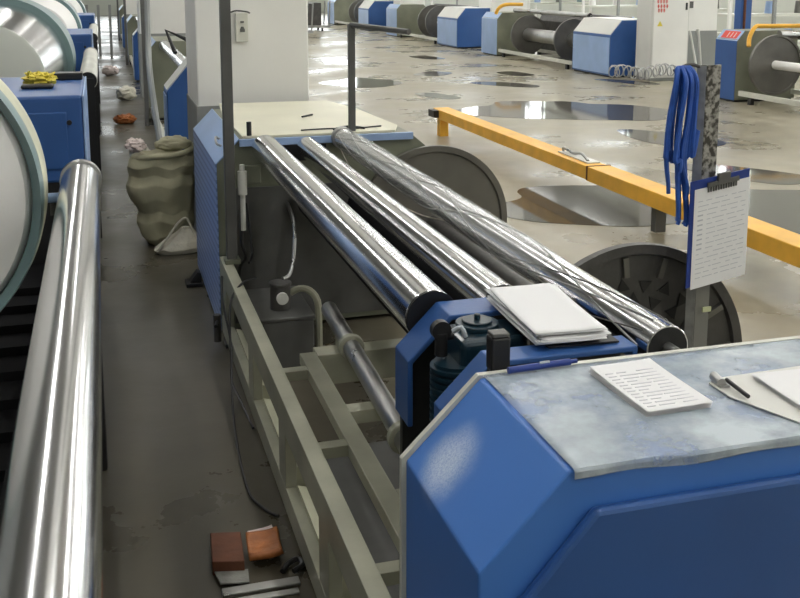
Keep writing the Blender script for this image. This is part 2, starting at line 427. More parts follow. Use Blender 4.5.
r3 = roller('chrome_roller', 1.096, .947, 1.76, 4.72, .0485, 'steel roller wound with spiral film, rightmost of the three over the open frame')
for k in range(9):
    ph = 2*PI*k/9 + .4; b_ = B(); pts = []
    for i in range(161):
        y = 1.80 + 2.85*i/160; a = ph + 2*PI*(y-1.8)/(1.7 + .5*(k % 3))*(1 if k % 4 else -1)
        pts.append((1.096 + .0492*math.cos(a), y, .947 + .0492*math.sin(a)))
    tube(b_, pts, .0016 if k % 2 else .0024, 6, 0)
    obj('wound_strand', b_, 'pipe' if k % 2 else 'steel', r3, smooth=True, label='thin strand wound round the roller')
bm = B(); ring = []
for i in range(140):
    y = 2.3 + 2.34*i/139; row = []
    for k in range(48):
        a = 2*PI*k/48; q = noise.noise(Vector((math.cos(a-y*6)*2.2, y*3, math.sin(a-y*6)*2.2)))
        R = .0520 + (.0035*q + .0015*math.sin(a*5 - y*7) + .0012)*(.35 + .65*i/139) + .0025*i/139
        if i < 8: R = .0495 + (R-.0495)*i/8
        row.append(bm.verts.new((1.096 + R*math.cos(a), y, .947 + R*math.sin(a))))
    ring.append(row)
for i in range(139):
    for k in range(48): bm.faces.new([ring[i][k], ring[i][(k+1)%48], ring[i+1][(k+1)%48], ring[i+1][k]])
obj('film_wrap', bm, 'film', r3, smooth=True, label='wrinkled clear plastic film')
# loose loop of film hanging under it
b_ = B(); tube(b_, [(1.06, 4.6, .91), (1.04, 4.3, .87), (1.045, 3.9, .85), (1.06, 3.4, .87), (1.07, 3.1, .91)], .0022, 6, 6)
obj('loose_film_strand', b_, 'bag', r3, smooth=True, label='loose white strand of film')

# far cabinet
fc = thing('end_cabinet', (1.05, 5.35, 0), 'far end cabinet of the nearest machine with perforated pale blue side', 'cabinet')
XF = .487; XFR = 1.55; ZF = .957
obj('body', prism(B(), [(XF+.006, .02), (XFR, .02), (XFR, ZF-.09), (XFR-.1, ZF-.004), (XF+.115, ZF-.004), (XF+.006, ZF-.115)], 4.76, 5.95), 'olive', fc, bevel=.003)
obj('perforated_side_panel', box(B(), XF, XF+.0055, 4.75, 5.95, .02, ZF-.115), 'perf', fc, label='pale blue perforated side sheet')
obj('chamfer_panel', prism(B(), [(XF, ZF-.115), (XF+.112, ZF), (XF+.118, ZF-.003), (XF+.006, ZF-.1165)], 4.75, 5.95), 'lightblue', fc, label='glossy pale blue sloping top panel')
obj('front_rim', box(B(), XF+.115, XFR-.09, 4.735, 4.7595, ZF-.035, ZF-.002), 'lightblue', fc, label='pale blue front edge strip')
obj('recess', box(B(), .76, 1.02, 4.74, 4.7595, .84, .918), 'black', fc, label='black slot in the front')
obj('inner_panel', box(B(), .56, 1.35, 4.745, 4.7595, .05, .72), 'pipe', fc, label='dark recessed lower front')
obj('bearing_block', box(B(), .60, .70, 4.739, 4.7595, .74, .83), 'olive', fc, bevel=.005)
obj('side_handle', tube(B(), [(XF+.05, 4.95, ZF-.06), (XF+.03, 4.95, ZF-.05), (XF+.04, 5.1, ZF-.04), (XF+.06, 5.1, ZF-.05)], .006), 'steel', fc, smooth=True)
cs = obj('cream_sheet', prism(B(), [(.62, 4.78), (1.38, 4.78), (1.44, 4.95), (1.40, 5.7), (1.32, 6.1), (.66, 6.12), (.62, 5.6)], ZF-.0035, ZF+.008, 'Z'), 'creamsheet', None, bevel=.003)
tag(cs, 'large cream sheet covering the top of the perforated cabinet', 'sheet')
bm = B(); rod(bm, (.655, 4.79, ZF+.009), (.655, 4.79, ZF+.075), .012, seg=16)
obj('toggle_knob', bm, 'black', fc, smooth=True, label='small black upright knob')
bm = B(); tube(bm, [(.92, 4.86, ZF+.013), (1.05, 4.87, ZF+.014), (1.2, 4.85, ZF+.014), (1.34, 4.9, ZF+.013)], .004)
tube(bm, [(1.08, 4.84, ZF+.014), (1.16, 4.89, ZF+.018), (1.24, 4.84, ZF+.014)], .006)
tag(obj('black_wire', bm, 'black', None, smooth=True), 'black wire lying along the front of the cream sheet', 'wire')
bm = B(); rod(bm, (1.02, 5.35, ZF+.0135), (1.09, 5.42, ZF+.0135), .005, seg=10)
tag(obj('pen', bm, 'black', None, smooth=True), 'short black pen on the middle of the cream sheet', 'pen')

# posts on the frame
pb = thing('steel_post', (.535, 4.6, .42), 'tall dark steel post rising from the end of the green frame', 'post')
obj('upright', box(B(), .511, .558, 4.58, 4.627, .42, 2.6), 'pipe', pb, bevel=.003)
obj('foot_plate', box(B(), .50, .57, 4.56, 4.645, .401, .42), 'olive', pb)
bm = B(); rod(bm, (.592, 4.60, .55), (.592, 4.60, .86), .012, seg=12); rod(bm, (.592, 4.6, .72), (.592, 4.6, .83), .022, seg=16)
tag(obj('white_gas_strut', bm, 'offwhite', None, smooth=True), 'short white cylinder standing beside the tall dark post', 'cylinder')
pb = thing('steel_post', (1.164, 4.8, ZF), 'thin dark post on the cream sheet with an arm bent at its top', 'post')
obj('upright', box(B(), 1.147, 1.18, 4.785, 4.815, ZF+.0085, 1.49), 'pipe', pb, bevel=.003)
bm = B(); tube(bm, [(1.163, 4.80, 1.485), (1.335, 4.4, 1.468)], .014, 8, 0)
obj('arm', bm, 'pipe', pb)

# open frame
fr = thing('machine_frame', (.6, 3.3, 0), 'long grey-green steel frame of rails running beneath the three rollers', 'frame')
obj('outer_rail', box(B(), .490, .538, 1.72, 4.72, .30, .40), 'greenrail', fr, bevel=.002)
obj('lower_rail', box(B(), .496, .532, 1.72, 4.74, .02, .10), 'greenrail', fr, bevel=.002)
for y in (1.78, 2.40, 3.04, 3.75, 4.62): obj('upright', box(B(), .496, .532, y-.06, y+.06, .1005, .2995), 'greenrail', fr, bevel=.002)
obj('inner_rail', box(B(), .625, .682, 1.72, 3.4, .345, .385), 'greenrail', fr, bevel=.002)
for y in (2.03, 2.67, 3.26): obj('cross_member', box(B(), .5385, .6245, y-.022, y+.022, .35, .384), 'greenrail', fr, bevel=.002)
for y in (2.34, 2.9): obj('cross_member', box(B(), .6825, .90, y-.03, y+.03, .34, .383), 'greenrail', fr, bevel=.002)
obj('cross_beam', box(B(), .6825, 1.5, 3.36, 3.45, .27, .384), 'greenrail', fr, bevel=.003)
for y in (2.70, 4.69): obj('beam_cradle', prism(B(), [(1.42, 0), (1.68, 0), (1.62, .1), (1.48, .1)], y-.03, y+.03), 'olive', fr)
obj('upright', box(B(), 1.40, 1.46, 3.38, 3.43, .0, .2695), 'greenrail', fr)
for y in (2.4, 4.6): obj('foot', box(B(), .49, .54, y-.05, y+.05, .0, .0195), 'black', fr)
# cream drip boards leaning inside the frame
for y0_, y1_, wh in ((1.86, 2.33, 'first from the viewer'), (2.47, 2.97, 'second from the viewer'), (3.11, 3.68, 'third from the viewer'), (3.82, 4.5, 'fourth and farthest from the viewer')):
    tag(obj('drip_board', prism(B(), [(.5325, .0), (.60, .0), (.60, .09), (.5325, .11)], y0_, y1_), 'cream', None),
        'cream board inside the green frame side opening, ' + wh, 'board', 'cream boards behind the openings of the green frame')
tag(obj('oil_tray', box(B(), .605, 1.35, 1.75, 3.3, .0, .06), 'pipe', None, bevel=.004), 'dark metal tray on the floor under the open frame', 'tray')

tr = thing('gap_shade_trough', (1.0, 3.5, .6), 'added black trough darkening the gaps under the middle roller', 'trough')  # black sheet added to deepen the dark gaps between the rollers
obj('gap_shade_pan', prism(B(), [(.86, .66), (.88, .60), (1.12, .60), (1.14, .66), (1.135, .66), (1.116, .604), (.884, .604), (.865, .66)], 2.2, 4.735), 'matteblack', tr)
for y in (2.335,): obj('hanger', box(B(), .87, .89, y, y+.015, .3845, .5995), 'matteblack', tr)  # part of the added gap shade trough
# low shaft
t = thing('low_shaft', (.77, 3.1, .46), 'thin steel shaft with two clamping rings running low below the widest roller', 'roller')
obj('shaft', rod(B(), (.81, 3.75, .42), (.73, 2.2, .47), .031, seg=48), 'steel', t, smooth=True)
def at_s(y): k = (3.75-y)/1.55; return Vector((.81-.08*k, y, .42+.05*k))
for y in (3.28, 2.5):
    c = at_s(y); bm = B(); rod(bm, c+Vector((0,.015,0)), c-Vector((0,.015,0)), .046, seg=40)
    obj('clamp_ring', bm, 'greenrail', t, smooth=True, bevel=.004)
obj('support_bracket', box(B(), .765, .82, 3.37, 3.44, .3845, .44), 'greenrail', t, bevel=.004)
obj('bearing_foot', box(B(), .70, .78, 2.31, 2.37, .3835, .47), 'greenrail', t, bevel=.004)

# motor
mt = thing('gear_motor', (.76, 1.98, .8), 'dark teal ribbed gear motor with a round top cap between the two blue hoods', 'motor')
obj('gearbox', box(B(), .70, .86, 1.915, 2.045, .76, .945), 'motor', mt, bevel=.018, seg=4)
bm = B()
for z0, z1, r in ((.9455, .957, .048), (.957, .963, .034), (.963, .975, .007)):
    rod(bm, (.765, 2.0, z0), (.765, 2.0, z1), r, seg=40)
obj('top_cap', bm, 'motor', mt, smooth=True, bevel=.002)
bm = B()
for k in range(9): rod(bm, (.70, 1.955, .755+k*.015), (.70, 1.955, .762+k*.015), .056, seg=48)
rod(bm, (.70, 1.955, .745), (.70, 1.955, .89), .048, seg=32)
obj('ribbed_housing', bm, 'motor', mt, smooth=True, label='ribbed cooling fins')
bm = B(); rod(bm, (.672, 1.965, .975-.02), (.672, 1.985, .975-.02), .022, seg=24); rod(bm, (.672, 1.975, .94), (.70, 1.975, .94), .009, seg=12)
rod(bm, (.672, 1.972, .90), (.672, 1.972, .95), .014, seg=16)
obj('wing_knob', bm, 'black', mt, smooth=True, label='black wing knob')
obj('cable_gland', tube(B(), [(.695, 1.96, .955), (.71, 1.95, .965), (.718, 1.945, .945)], .006), 'labels', mt, smooth=True)
obj('mounting_pillar', box(B(), .70, .80, 1.95, 2.05, .0605, .7445), 'olive', mt)
bm = B(); rod(bm, (.665, 1.90, .80), (.715, 1.90, .80), .045, seg=40)
obj('belt_pulley', bm, 'cream', mt, smooth=True, bevel=.004, label='cream pulley wheel')
t = thing('limit_switch', (.70, 1.72, .95), 'black limit switch on a two-pronged bracket at the rear edge of the closest cabinet', 'switch')
obj('housing', box(B(), .682, .720, 1.70, 1.735, .962, 1.030), 'black', t, bevel=.004)
obj('lid', box(B(), .684, .718, 1.702, 1.733, 1.0305, 1.038), 'pipe', t, bevel=.002)
obj('prong', box(B(), .683, .691, 1.7, 1.73, .90, .9615), 'black', t)
obj('prong', box(B(), .708, .714, 1.7, 1.71, .90, .9615), 'black', t)

# paper stack on the hood
def sheet(bm, c, w, l, rot, z, curl=0.0, lift=(0,0), n=14):
    rows = []
    for i in range(n+1):
        row = []
        for j in range(n+1):
            u = (i/n-.5)*w; v = (j/n-.5)*l
            a = u/w*2; b2 = v/l*2
            zz = z + curl*(max(0, a)**2*.5 + max(0, -b2)**2*lift[0] + max(0, b2)**2*lift[1])
            x = c[0] + u*math.cos(rot) - v*math.sin(rot); y = c[1] + u*math.sin(rot) + v*math.cos(rot)
            row.append(bm.verts.new((x, y, zz)))
        rows.append(row)
    for i in range(n):
        for j in range(n): bm.faces.new([rows[i][j], rows[i+1][j], rows[i+1][j+1], rows[i][j+1]])
def paper(name, c, w, l, rot, z, label, cat, group=None, th=.0012, **k):
    bm = B(); sheet(bm, c, w, l, rot, z, **k)
    o = obj(name, bm, 'paper', None, smooth=True); md = o.modifiers.new('thickness', 'SOLIDIFY'); md.thickness = th; md.offset = 1
    return tag(o, label, cat, group)
tag(obj('black_folder', prism(B(), [(.845, 1.80), (1.0, 1.79), (.995, 2.10), (.84, 2.11)], .9585, .9625, 'Z'), 'black', None), 'black folder under the stack of curled papers', 'folder')
for k in range(9):
    rot = random.uniform(-.09, .05)
    paper('paper_sheet', (.905 + random.uniform(-.006, .006), 1.955 + random.uniform(-.012, .012)), .150, .315, rot, .9635 + k*.0032,
          'white paper sheet, %s in the curled stack on the blue hoods' % ('lowest', 'second from bottom', 'third from bottom', 'fourth from bottom', 'middle', 'fourth from top', 'third from top', 'second from top', 'uppermost')[k],
          'paper', 'stack of papers on the blue hoods', th=.0022, curl=.004, lift=(.6, .8))
# pads on the near cabinet
def pad(c, w, l, rot, label, n=5, z0=.9715):
    t = thing('notepad', (c[0], c[1], z0), label, 'notepad')
    bm = B()
    for k in range(n): 
        sheet(bm, (c[0]+.0006*k, c[1]), w, l, rot, z0 + k*.0022 + .0001, curl=.004*k/n, lift=(0, 1))
    bmesh.ops.solidify(bm, geom=bm.faces[:], thickness=.0016)
    obj('pages', bm, 'paper', t)
    bm = B()
    for r in range(12):
        v = -.42 + r*.065
        for (a, b2) in ((-.40, -.28), (-.22, .02 + .1*math.sin(r*2.1)), (.1+.05*math.cos(r), .38)):
            q = []
            for uu, vv in ((a, v), (b2, v), (b2, v+.012), (a, v+.012)):
                u = uu*w; v2 = vv*l
                q.append((c[0] + u*math.cos(rot) - v2*math.sin(rot), c[1] + u*math.sin(rot) + v2*math.cos(rot)))
            zz = z0 + (n-1)*.0022 + .0012 + .004*(max(0, v*2)**2 + .5*max(0, 2*a)**2)*.9
            prism(bm, q, zz-.0012, zz-.0001, 'Z')
    obj('print', bm, 'faint', t, label='faint grey print')
    return t
pad((.915, 1.53), .128, .205, .02, 'small white notepad lying alone on the plastic-covered cabinet top')
cb = thing('clipboard', (1.18, 1.43, .9715), 'white clipboard with papers and a black pen, right of the small notepad', 'clipboard')
obj('board', prism(B(), [(1.035, 1.455), (1.035, 1.52), (1.06, 1.535), (1.42, 1.55), (1.42, 1.27), (1.13, 1.275), (1.10, 1.29)], .9715, .9745, 'Z'), 'offwhite', cb, bevel=.001)
bm = B()
for k in range(4): sheet(bm, (1.262, 1.40), .29, .215, -.04, .976+k*.0022, curl=.003, lift=(.5, .5))
bmesh.ops.solidify(bm, geom=bm.faces[:], thickness=.0016)
obj('papers', bm, 'paper', cb)
bm = B(); rod(bm, (1.055, 1.43, .982), (1.058, 1.50, .985), .004, seg=10)
tag(obj('pen', bm, 'black', None, smooth=True), 'black pen at the corner of the white clipboard', 'pen')
bm = B(); rod(bm, (1.045, 1.495, .981), (1.052, 1.53, .981), .009, seg=14); box(bm, 1.04, 1.06, 1.49, 1.52, .9746, .979)
obj('clip', bm, 'steel', cb, smooth=True)
bm = B(); rod(bm, (.70, 1.664, .980), (.83, 1.672, .980), .0065, seg=14); rod(bm, (.83, 1.672, .980), (.845, 1.673, .980), .004, seg=12)
o = thing('pen', (.77, 1.668, .98), 'blue marker pen at the rear edge of the closest cabinet', 'pen')
obj('barrel', bm, 'navy', o, smooth=True)
obj('pen_clip', rod(B(), (.765, 1.6665, .9868), (.785, 1.6675, .9868), .0025, seg=8), 'labels', o, smooth=True)

# valve, box and hoses under the rollers
t = thing('junction_box', (.715, 4.2, 0), 'dark grey metal box on the floor under the far roller ends', 'box')
obj('casing', box(B(), .605, .83, 4.15, 4.60, .0, .245), 'pipe', t, bevel=.006)
obj('lid', box(B(), .595, .835, 4.145, 4.605, .2455, .262), 'pipe', t, bevel=.004)
t = thing('pressure_valve', (.70, 4.28, .262), 'dark pump valve with round white gauge on top of the dark metal box', 'valve')
bm = B(); rod(bm, (.705, 4.28, .2625), (.705, 4.28, .37), .045, seg=32); rod(bm, (.705, 4.28, .37), (.705, 4.28, .385), .05, seg=32)
obj('valve_body', bm, 'darkiron', t, smooth=True, bevel=.003)
obj('gauge', rod(B(), (.705, 4.234, .325), (.705, 4.215, .325), .026, seg=32), 'offwhite', t, smooth=True, label='round white dial')
obj('elbow', tube(B(), [(.75, 4.28, .33), (.79, 4.27, .35), (.83, 4.24, .345), (.86, 4.22, .30), (.865, 4.22, .20), (.865, 4.22, .02)], .016), 'greenrail', t, smooth=True)
bm = B(); tube(bm, [(.72, 4.30, .392), (.76, 4.34, .40), (.80, 4.45, .46), (.82, 4.55, .58), (.82, 4.72, .64)], .009, 8, 6)
tag(obj('air_hose', bm, 'steel', None, smooth=True), 'thin grey hose curving up from the valve to the end cabinet', 'hose')
bm = B(); tube(bm, [(.60, 4.68, .70), (.585, 4.62, .5), (.60, 4.6, .42), (.575, 4.66, .34), (.565, 4.62, .12)], .008, 8, 6)
tube(bm, [(.62, 4.68, .66), (.63, 4.6, .45), (.60, 4.5, .42)], .006, 8, 6)
tag(obj('black_cable', bm, 'black', None, smooth=True), 'black cable hanging behind the foot of the tall dark post', 'cable')
for k, (pts, lab) in enumerate((
    ([(.60, 4.28, .41), (.53, 4.22, .41), (.47, 4.15, .34), (.45, 4.0, .15), (.42, 3.7, .012), (.40, 3.2, .008), (.43, 3.05, .008), (.47, 2.98, .008)], 'black cable looping over the frame and trailing on the aisle floor'),
    ([(.48, 4.55, .35), (.465, 4.4, .28), (.475, 4.2, .14), (.46, 4.1, .03), (.47, 3.9, .02), (.48, 3.6, .03)], 'black cable hanging close along the side of the green frame'))):
    b_ = B(); tube(b_, pts, .005, 8, 6)
    tag(obj('black_cable', b_, 'black', None, smooth=True), lab, 'cable')
t = thing('pipe_coupling', (.47, 4.62, .1), 'dark pipe coupling at the corner foot of the green frame', 'coupling')
bm = B(); rod(bm, (.455, 4.58, .03), (.455, 4.58, .16), .018, seg=16)
obj('coupling_body', bm, 'darkiron', t, smooth=True)
obj('handle', rod(B(), (.455, 4.575, .13), (.44, 4.50, .13), .008, seg=12), 'black', t)
t = thing('foot_pedal', (.44, 5.62, 0), 'small black foot pedal on the floor beside the perforated cabinet', 'pedal')
obj('base', box(B(), .39, .48, 5.56, 5.68, 0, .02), 'black', t, bevel=.004)
obj('treadle', prism(B(), [(.41, .0205), (.475, .0205), (.475, .07), (.455, .08)], 5.58, 5.66), 'black', t, bevel=.004)

# floor litter
t = thing('small_carton', (.285, 2.75, 0), 'brown carton lying on the dark aisle floor', 'carton')
obj('carton_body', prism(B(), [(.235, 2.72), (.325, 2.70), (.335, 2.86), (.245, 2.88)], .0, .045, 'Z'), 'brown', t, bevel=.003)
obj('flap', prism(B(), [(.25, 2.655), (.33, 2.64), (.335, 2.705), (.24, 2.72)], .01, .014, 'Z'), 'wrapper', t)
bm = B(); sheet(bm, (.395, 2.78), .10, .13, -.05, .02, curl=.02, lift=(.5, .6))
o = obj('snack_wrapper', bm, 'orange', None, smooth=True); md = o.modifiers.new('t', 'SOLIDIFY'); md.thickness = .02; tag(o, 'crumpled orange wrapper right of the brown carton', 'wrapper')
bm = B(); sheet(bm, (.40, 2.87), .08, .05, .1, .012, curl=.012, lift=(.5, .6))
o = obj('paper_scrap', bm, 'pinkbag', None, smooth=True); md = o.modifiers.new('t', 'SOLIDIFY'); md.thickness = .01; tag(o, 'pale scrap behind the crumpled orange wrapper', 'scrap')
bm = B()
box(bm, .25, .47, 2.60, 2.635, .0, .012); box(bm, .25, .46, 2.56, 2.585, .0, .009)
tag(obj('metal_strip', bm, 'steel', None, bevel=.003), 'dull metal strips in front of the brown carton', 'metal strip')
bm = B(); tube(bm, [(.46, 2.66, .012), (.49, 2.68, .015), (.485, 2.72, .012), (.45, 2.70, .012), (.43, 2.67, .01)], .008, 8, 5)
tag(obj('cable_scrap', bm, 'black', None, smooth=True), 'short tangled black cord beside the metal strips', 'cord')

# sacks
def blob(cx, cy, cz, rx, ry, rz, e=.5, amp=.04, fr=4., seed=0, seg=48):
    bm = B(); bmesh.ops.create_uvsphere(bm, u_segments=seg, v_segments=seg//2, radius=1)
    sg = lambda v, p: math.copysign(abs(v)**p, v)
    for v in bm.verts:
        d = v.co.copy(); q = Vector((sg(d.x, e), sg(d.y, e), sg(d.z, e)))
        q.x *= rx; q.y *= ry; q.z *= rz
        nz = noise.noise(d*fr*.5 + Vector((seed, 0, 0))) + .5*noise.noise(d*fr + Vector((0, seed, 0))) + .35*math.sin(d.z*13 + 3*noise.noise(d*2))*.4
        q += d*nz*amp
        q.z = max(q.z, -rz*.98)
        v.co = q + Vector((cx, cy, cz))
    return bm
def sack_mesh(cx, cy, prof, seg=72, seed=0.0):
    """rings of (z, rx, ry, dx, dy) with soft folds"""
    bm = B(); P = []
    for a, b in zip(prof, prof[1:]):
        for k in range(6):
            t = k/6; t = t*t*(3-2*t)
            P.append([a[q] + (b[q]-a[q])*t for q in range(5)])
    P.append(list(prof[-1])); rows = []
    for z, rx, ry, dx, dy in P:
        row = []
        for k in range(seg):
            a = 2*PI*k/seg; c, s_ = math.cos(a), math.sin(a)
            c = math.copysign(abs(c)**.8, c); s_ = math.copysign(abs(s_)**.8, s_)
            n = noise.noise(Vector((c*1.2, s_*1.2, z*7 + seed)))*.05 + noise.noise(Vector((c*3, s_*3, z*20 + seed)))*.018
            f = 1 + n*2.2
            row.append(bm.verts.new((cx + dx + rx*c*f, cy + dy + ry*s_*f, max(.001, z + .02*noise.noise(Vector((c*2, s_*2, seed)))*(z > .02)))))
        rows.append(row)
    for a, b in zip(rows, rows[1:]):
        for k in range(seg): bm.faces.new([a[k], a[(k+1)%seg], b[(k+1)%seg], b[k]])
    bm.faces.new(rows[0][::-1]); bm.faces.new(rows[-1])
    return bm
t = thing('woven_sack', (.335, 6.62, 0), 'tall olive woven sack slumped against the perforated cabinet', 'sack')
obj('sack_body', sack_mesh(.335, 6.64, [(0, .13, .12, .03, 0), (.05, .165, .15, .03, 0), (.16, .185, .16, .015, 0), (.22, .174, .155, .01, .01), (.30, .20, .165, .0, 0), (.40, .215, .17, -.01, 0), (.46, .205, .163, -.005, .01), (.52, .215, .165, 0, 0), (.585, .20, .15, .01, 0), (.60, .15, .11, .02, 0), (.57, .10, .07, .02, 0)]), 'sack', t, smooth=True)
obj('mouth_roll', tube(B(), [(.16, 6.58, .575), (.25, 6.50, .59), (.42, 6.49, .60), (.52, 6.58, .62), (.53, 6.70, .63)], .018, 10, 6), 'sack', t, smooth=True)
bm = sack_mesh(.40, 6.35, [(0, .12, .07, 0, 0), (.03, .15, .085, 0, 0), (.07, .12, .075, .02, 0), (.12, .07, .05, .05, 0), (.16, .035, .03, .06, 0)], 60, 4.0)
t = thing('white_bag', (.40, 6.34, 0), 'white plastic bag on the floor in front of the olive sack', 'bag')
for v in bm.verts: v.co.z = max(v.co.z, .001)
obj('bag_body', bm, 'bag', t, smooth=True)
obj('handle', tube(B(), [(.27, 6.29, .03), (.33, 6.30, .10), (.41, 6.32, .20), (.46, 6.33, .215), (.50, 6.31, .12), (.52, 6.29, .04)], .008, 8, 5), 'bag', t, smooth=True)
bm = blob(.175, 6.60, .655, .06, .06, .04, .9, .02, 4, 5)
tag(obj('crumpled_plastic', bm, 'pinkbag', None, smooth=True), 'crumpled pinkish plastic on top of the olive sack', 'plastic')
for v in tag(obj('crumpled_plastic', blob(.41, 6.62, .655, .11, .09, .045, .9, .018, 3, 8), 'sack', None, smooth=True), 'folded olive sack lying on top of the tall olive sack', 'sack').data.vertices: pass

# ---------------------------------------------------------------- stand, clipboard, straps
STX = Matrix.Translation((1.722, 2.622, .1785)) @ Matrix.Scale(.895, 4) @ Matrix.Translation((-1.924, -2.93, 0))
def stx(bm): bm.transform(STX); return bm
st = thing('angle_iron_stand', (1.73, 2.62, 0), 'mottled upright galvanised angle iron carrying the hanging clipboard', 'stand')
bm = B(); prism(bm, [(1.898, 2.94), (1.913, 2.912), (1.975, 2.925), (1.975, 2.935), (1.922, 2.916), (1.896, 2.945)], .012-.198, 1.422, 'Z')
obj('upright', stx(bm), 'galv', st)
obj('side_flange', stx(prism(B(), [(1.888, 2.932), (1.908, 2.909), (1.910, 2.911), (1.890, 2.934)], .012-.198, 1.42, 'Z')), 'galvlight', st, label='paler narrow side of the angle iron')
obj('base_plate', box(B(), 1.64, 1.84, 2.50, 2.66, 0, .0118), 'darkiron', st, bevel=.003)
obj('sticker', stx(box(B(), 1.935, 1.968, 2.899, 2.905, .575, .592)), 'palelabel', st, label='small pale yellow sticker')
bm = B(); rod(bm, (1.925, 2.95, 1.30), (1.895, 2.95, 1.54), .006, seg=10)
tag(obj('white_rod', stx(bm), 'offwhite', None, smooth=True), 'thin white rod rising from the top of the mottled stand', 'rod')
def on_board(u, v, d=0): # local coordinates on the hanging board, slightly turned
    a = .12
    return (1.855 + u*math.cos(a) - d*math.sin(a), 2.872 + u*math.sin(a) - d*math.cos(a), .69 + v + .10*u*0)
def board_box(bm, u0, u1, v0, v1, d0, d1, sk=.12):
    vs2 = []
    for d in (d0, d1):
        for u, v in ((u0, v0), (u1, v0), (u1, v1), (u0, v1)):
            x, y, z = on_board(u, v, d); z += (u-.1)*sk; vs2.append(bm.verts.new((x, y, z)))
    for f in ((0,1,2,3),(7,6,5,4),(0,4,5,1),(1,5,6,2),(2,6,7,3),(3,7,4,0)): bm.faces.new([vs2[i] for i in f])
    return bm
hb = thing('hanging_clipboard', (1.75, 2.56, .98), 'blue clipboard with a printed form hanging on the mottled stand', 'clipboard')
obj('board', stx(board_box(B(), -.012, .235, .0, .365, 0, .004)), 'navy', hb, bevel=.001)
obj('form_sheet', stx(board_box(B(), .006, .238, -.008, .335, .0045, .0065)), 'paper', hb, label='white printed form')
bm = B(); random.seed(3)
for r in range(17):
    v = .29 - r*.0165
    u = .022
    if r > 2 and r < 11: board_box(bm, .022, .044, v, v+.005, .0066, .0071); u = .06
    while u < .21:
        L_ = random.uniform(.01, .05); board_box(bm, u, min(u+L_, .222), v, v+.0022, .0066, .0070); u += L_ + random.uniform(.004, .02)
obj('print', stx(bm), 'ink', hb, label='rows of small grey print')
bm = B(); board_box(bm, .055, .185, .335, .35, .0066, .016); board_box(bm, .095, .145, .34, .375, .0066, .02)
for k in range(12): board_box(bm, .058+k*.0105, .063+k*.0105, .318, .336, .0068, .012)
obj('clip', stx(bm), 'pipe', hb, label='dark metal spring clip')
ss = thing('strap_bundle', (1.63, 2.6, 1.44), 'bundle of blue straps hanging from the top of the mottled stand', 'straps')
random.seed(11)
for k in range(16):
    x = 1.772 + .0062*k + random.uniform(-.004, .004); y = 2.90 + random.uniform(-.025, .025)
    zl = 1.08 + random.uniform(-.10, .08) if k < 6 else .98 + random.uniform(-.08, .2)
    if k in (9, 11, 12): zl = .885
    b_ = B()
    pts = [(1.85, 2.93, 1.405), (1.808+.003*k, 2.92, 1.415), (x+.02-.0012*k, y, 1.37), (x, y, 1.25), (x-.006+random.uniform(-.01,.01), y, 1.12), (x+.001*k, y, zl+.04), (x+.005, y, zl)]
    tube(b_, pts, .0075, 6, 6)
    o = obj('strap', stx(b_), 'ribbon', ss, smooth=True)
bm = B(); tube(bm, [(1.80, 2.93, 1.405), (1.86, 2.93, 1.425), (1.91, 2.93, 1.41)], .006, 8, 4)
obj('hook', stx(bm), 'darkiron', ss, smooth=True)
# springy wire scribbled from the stand leftwards
bm = B(); pts = []
for i in range(200):
    t_ = i/199; a = i*.55 + 1.5*math.sin(i*.13)
    pts.append((1.80 - .23*t_ + .014*math.cos(a), 2.93 + .01*math.sin(a*.5), 1.405 + .019*math.sin(a) + .006*math.sin(t_*9)))
tube(bm, pts, .0020, 5, 0)
tag(obj('coiled_wire', stx(bm), 'steel', None, smooth=True), 'loose coiled wire stretching left from the top of the mottled stand', 'wire')

# ---------------------------------------------------------------- yarn beam with two flanges behind the rollers
def flange(bm, x, z, y, R, th=.03):
    lathe(bm, x, z, [(y, R-.035), (y-th*.5, R-.03), (y-th*.5, R), (y+th*.5, R), (y+th*.5, .03), (y+.002, .03), (y-.001, R-.035)], 96)
    return bm
bb = thing('empty_yarn_beam', (1.55, 3.7, .5), 'empty yarn beam mounted low behind the three rollers, with two big round flanges', 'beam')
near = flange(B(), 1.55, .50, 2.70, .397)
fo = obj('flange', near, 'darkiron', bb, smooth=True, label='dark cast flange with radial ribs and triangular pockets')
b_ = B()
for k in range(16):
    a = 2*PI*k/16 + .1; c, s = math.cos(a), math.sin(a)
    px, pz = -s*.009, c*.009; r0, r1 = .295, .358
    prism(b_, [(1.55+c*r0+px, .50+s*r0+pz), (1.55+c*r1+px, .50+s*r1+pz), (1.55+c*r1-px, .50+s*r1-pz), (1.55+c*r0-px, .50+s*r0-pz)], 2.686, 2.7005)
obj('rib', b_, 'disc', fo).__setitem__('kind', 'stuff')
b_ = B()
for r_, n_, sz in ((.165, 14, .026), (.215, 18, .027), (.265, 22, .026)):
    for k in range(n_):
        a = 2*PI*(k + (.5 if r_ == .215 else 0))/n_
        sg = -1 if k % 2 else 1
        pts = []
        for j in range(3):
            t_ = a + sg*0 + 2*PI*j/3 + (PI if sg < 0 else 0)
            pts.append((1.55 + r_*math.cos(a) + sz*math.cos(t_), .50 + r_*math.sin(a) + sz*math.sin(t_)))
        prism(b_, pts, 2.6955, 2.70)
obj('triangular_pocket', b_, 'black', fo, label='black triangular pockets').__setitem__('kind', 'stuff')
obj('hub', lathe(B(), 1.55, .50, [(2.66, .03), (2.66, .055), (2.675, .065), (2.698, .065), (2.698, .03)], 48), 'darkiron', bb, smooth=True)
obj('flange', flange(B(), 1.553, .50, 4.69, .392), 'disc', bb, smooth=True, label='plain grey-brown flange with raised rim')
obj('shaft', rod(B(), (1.55, 2.665, .50), (1.553, 4.735, .50), .035, seg=32), 'darkiron', bb, smooth=True)

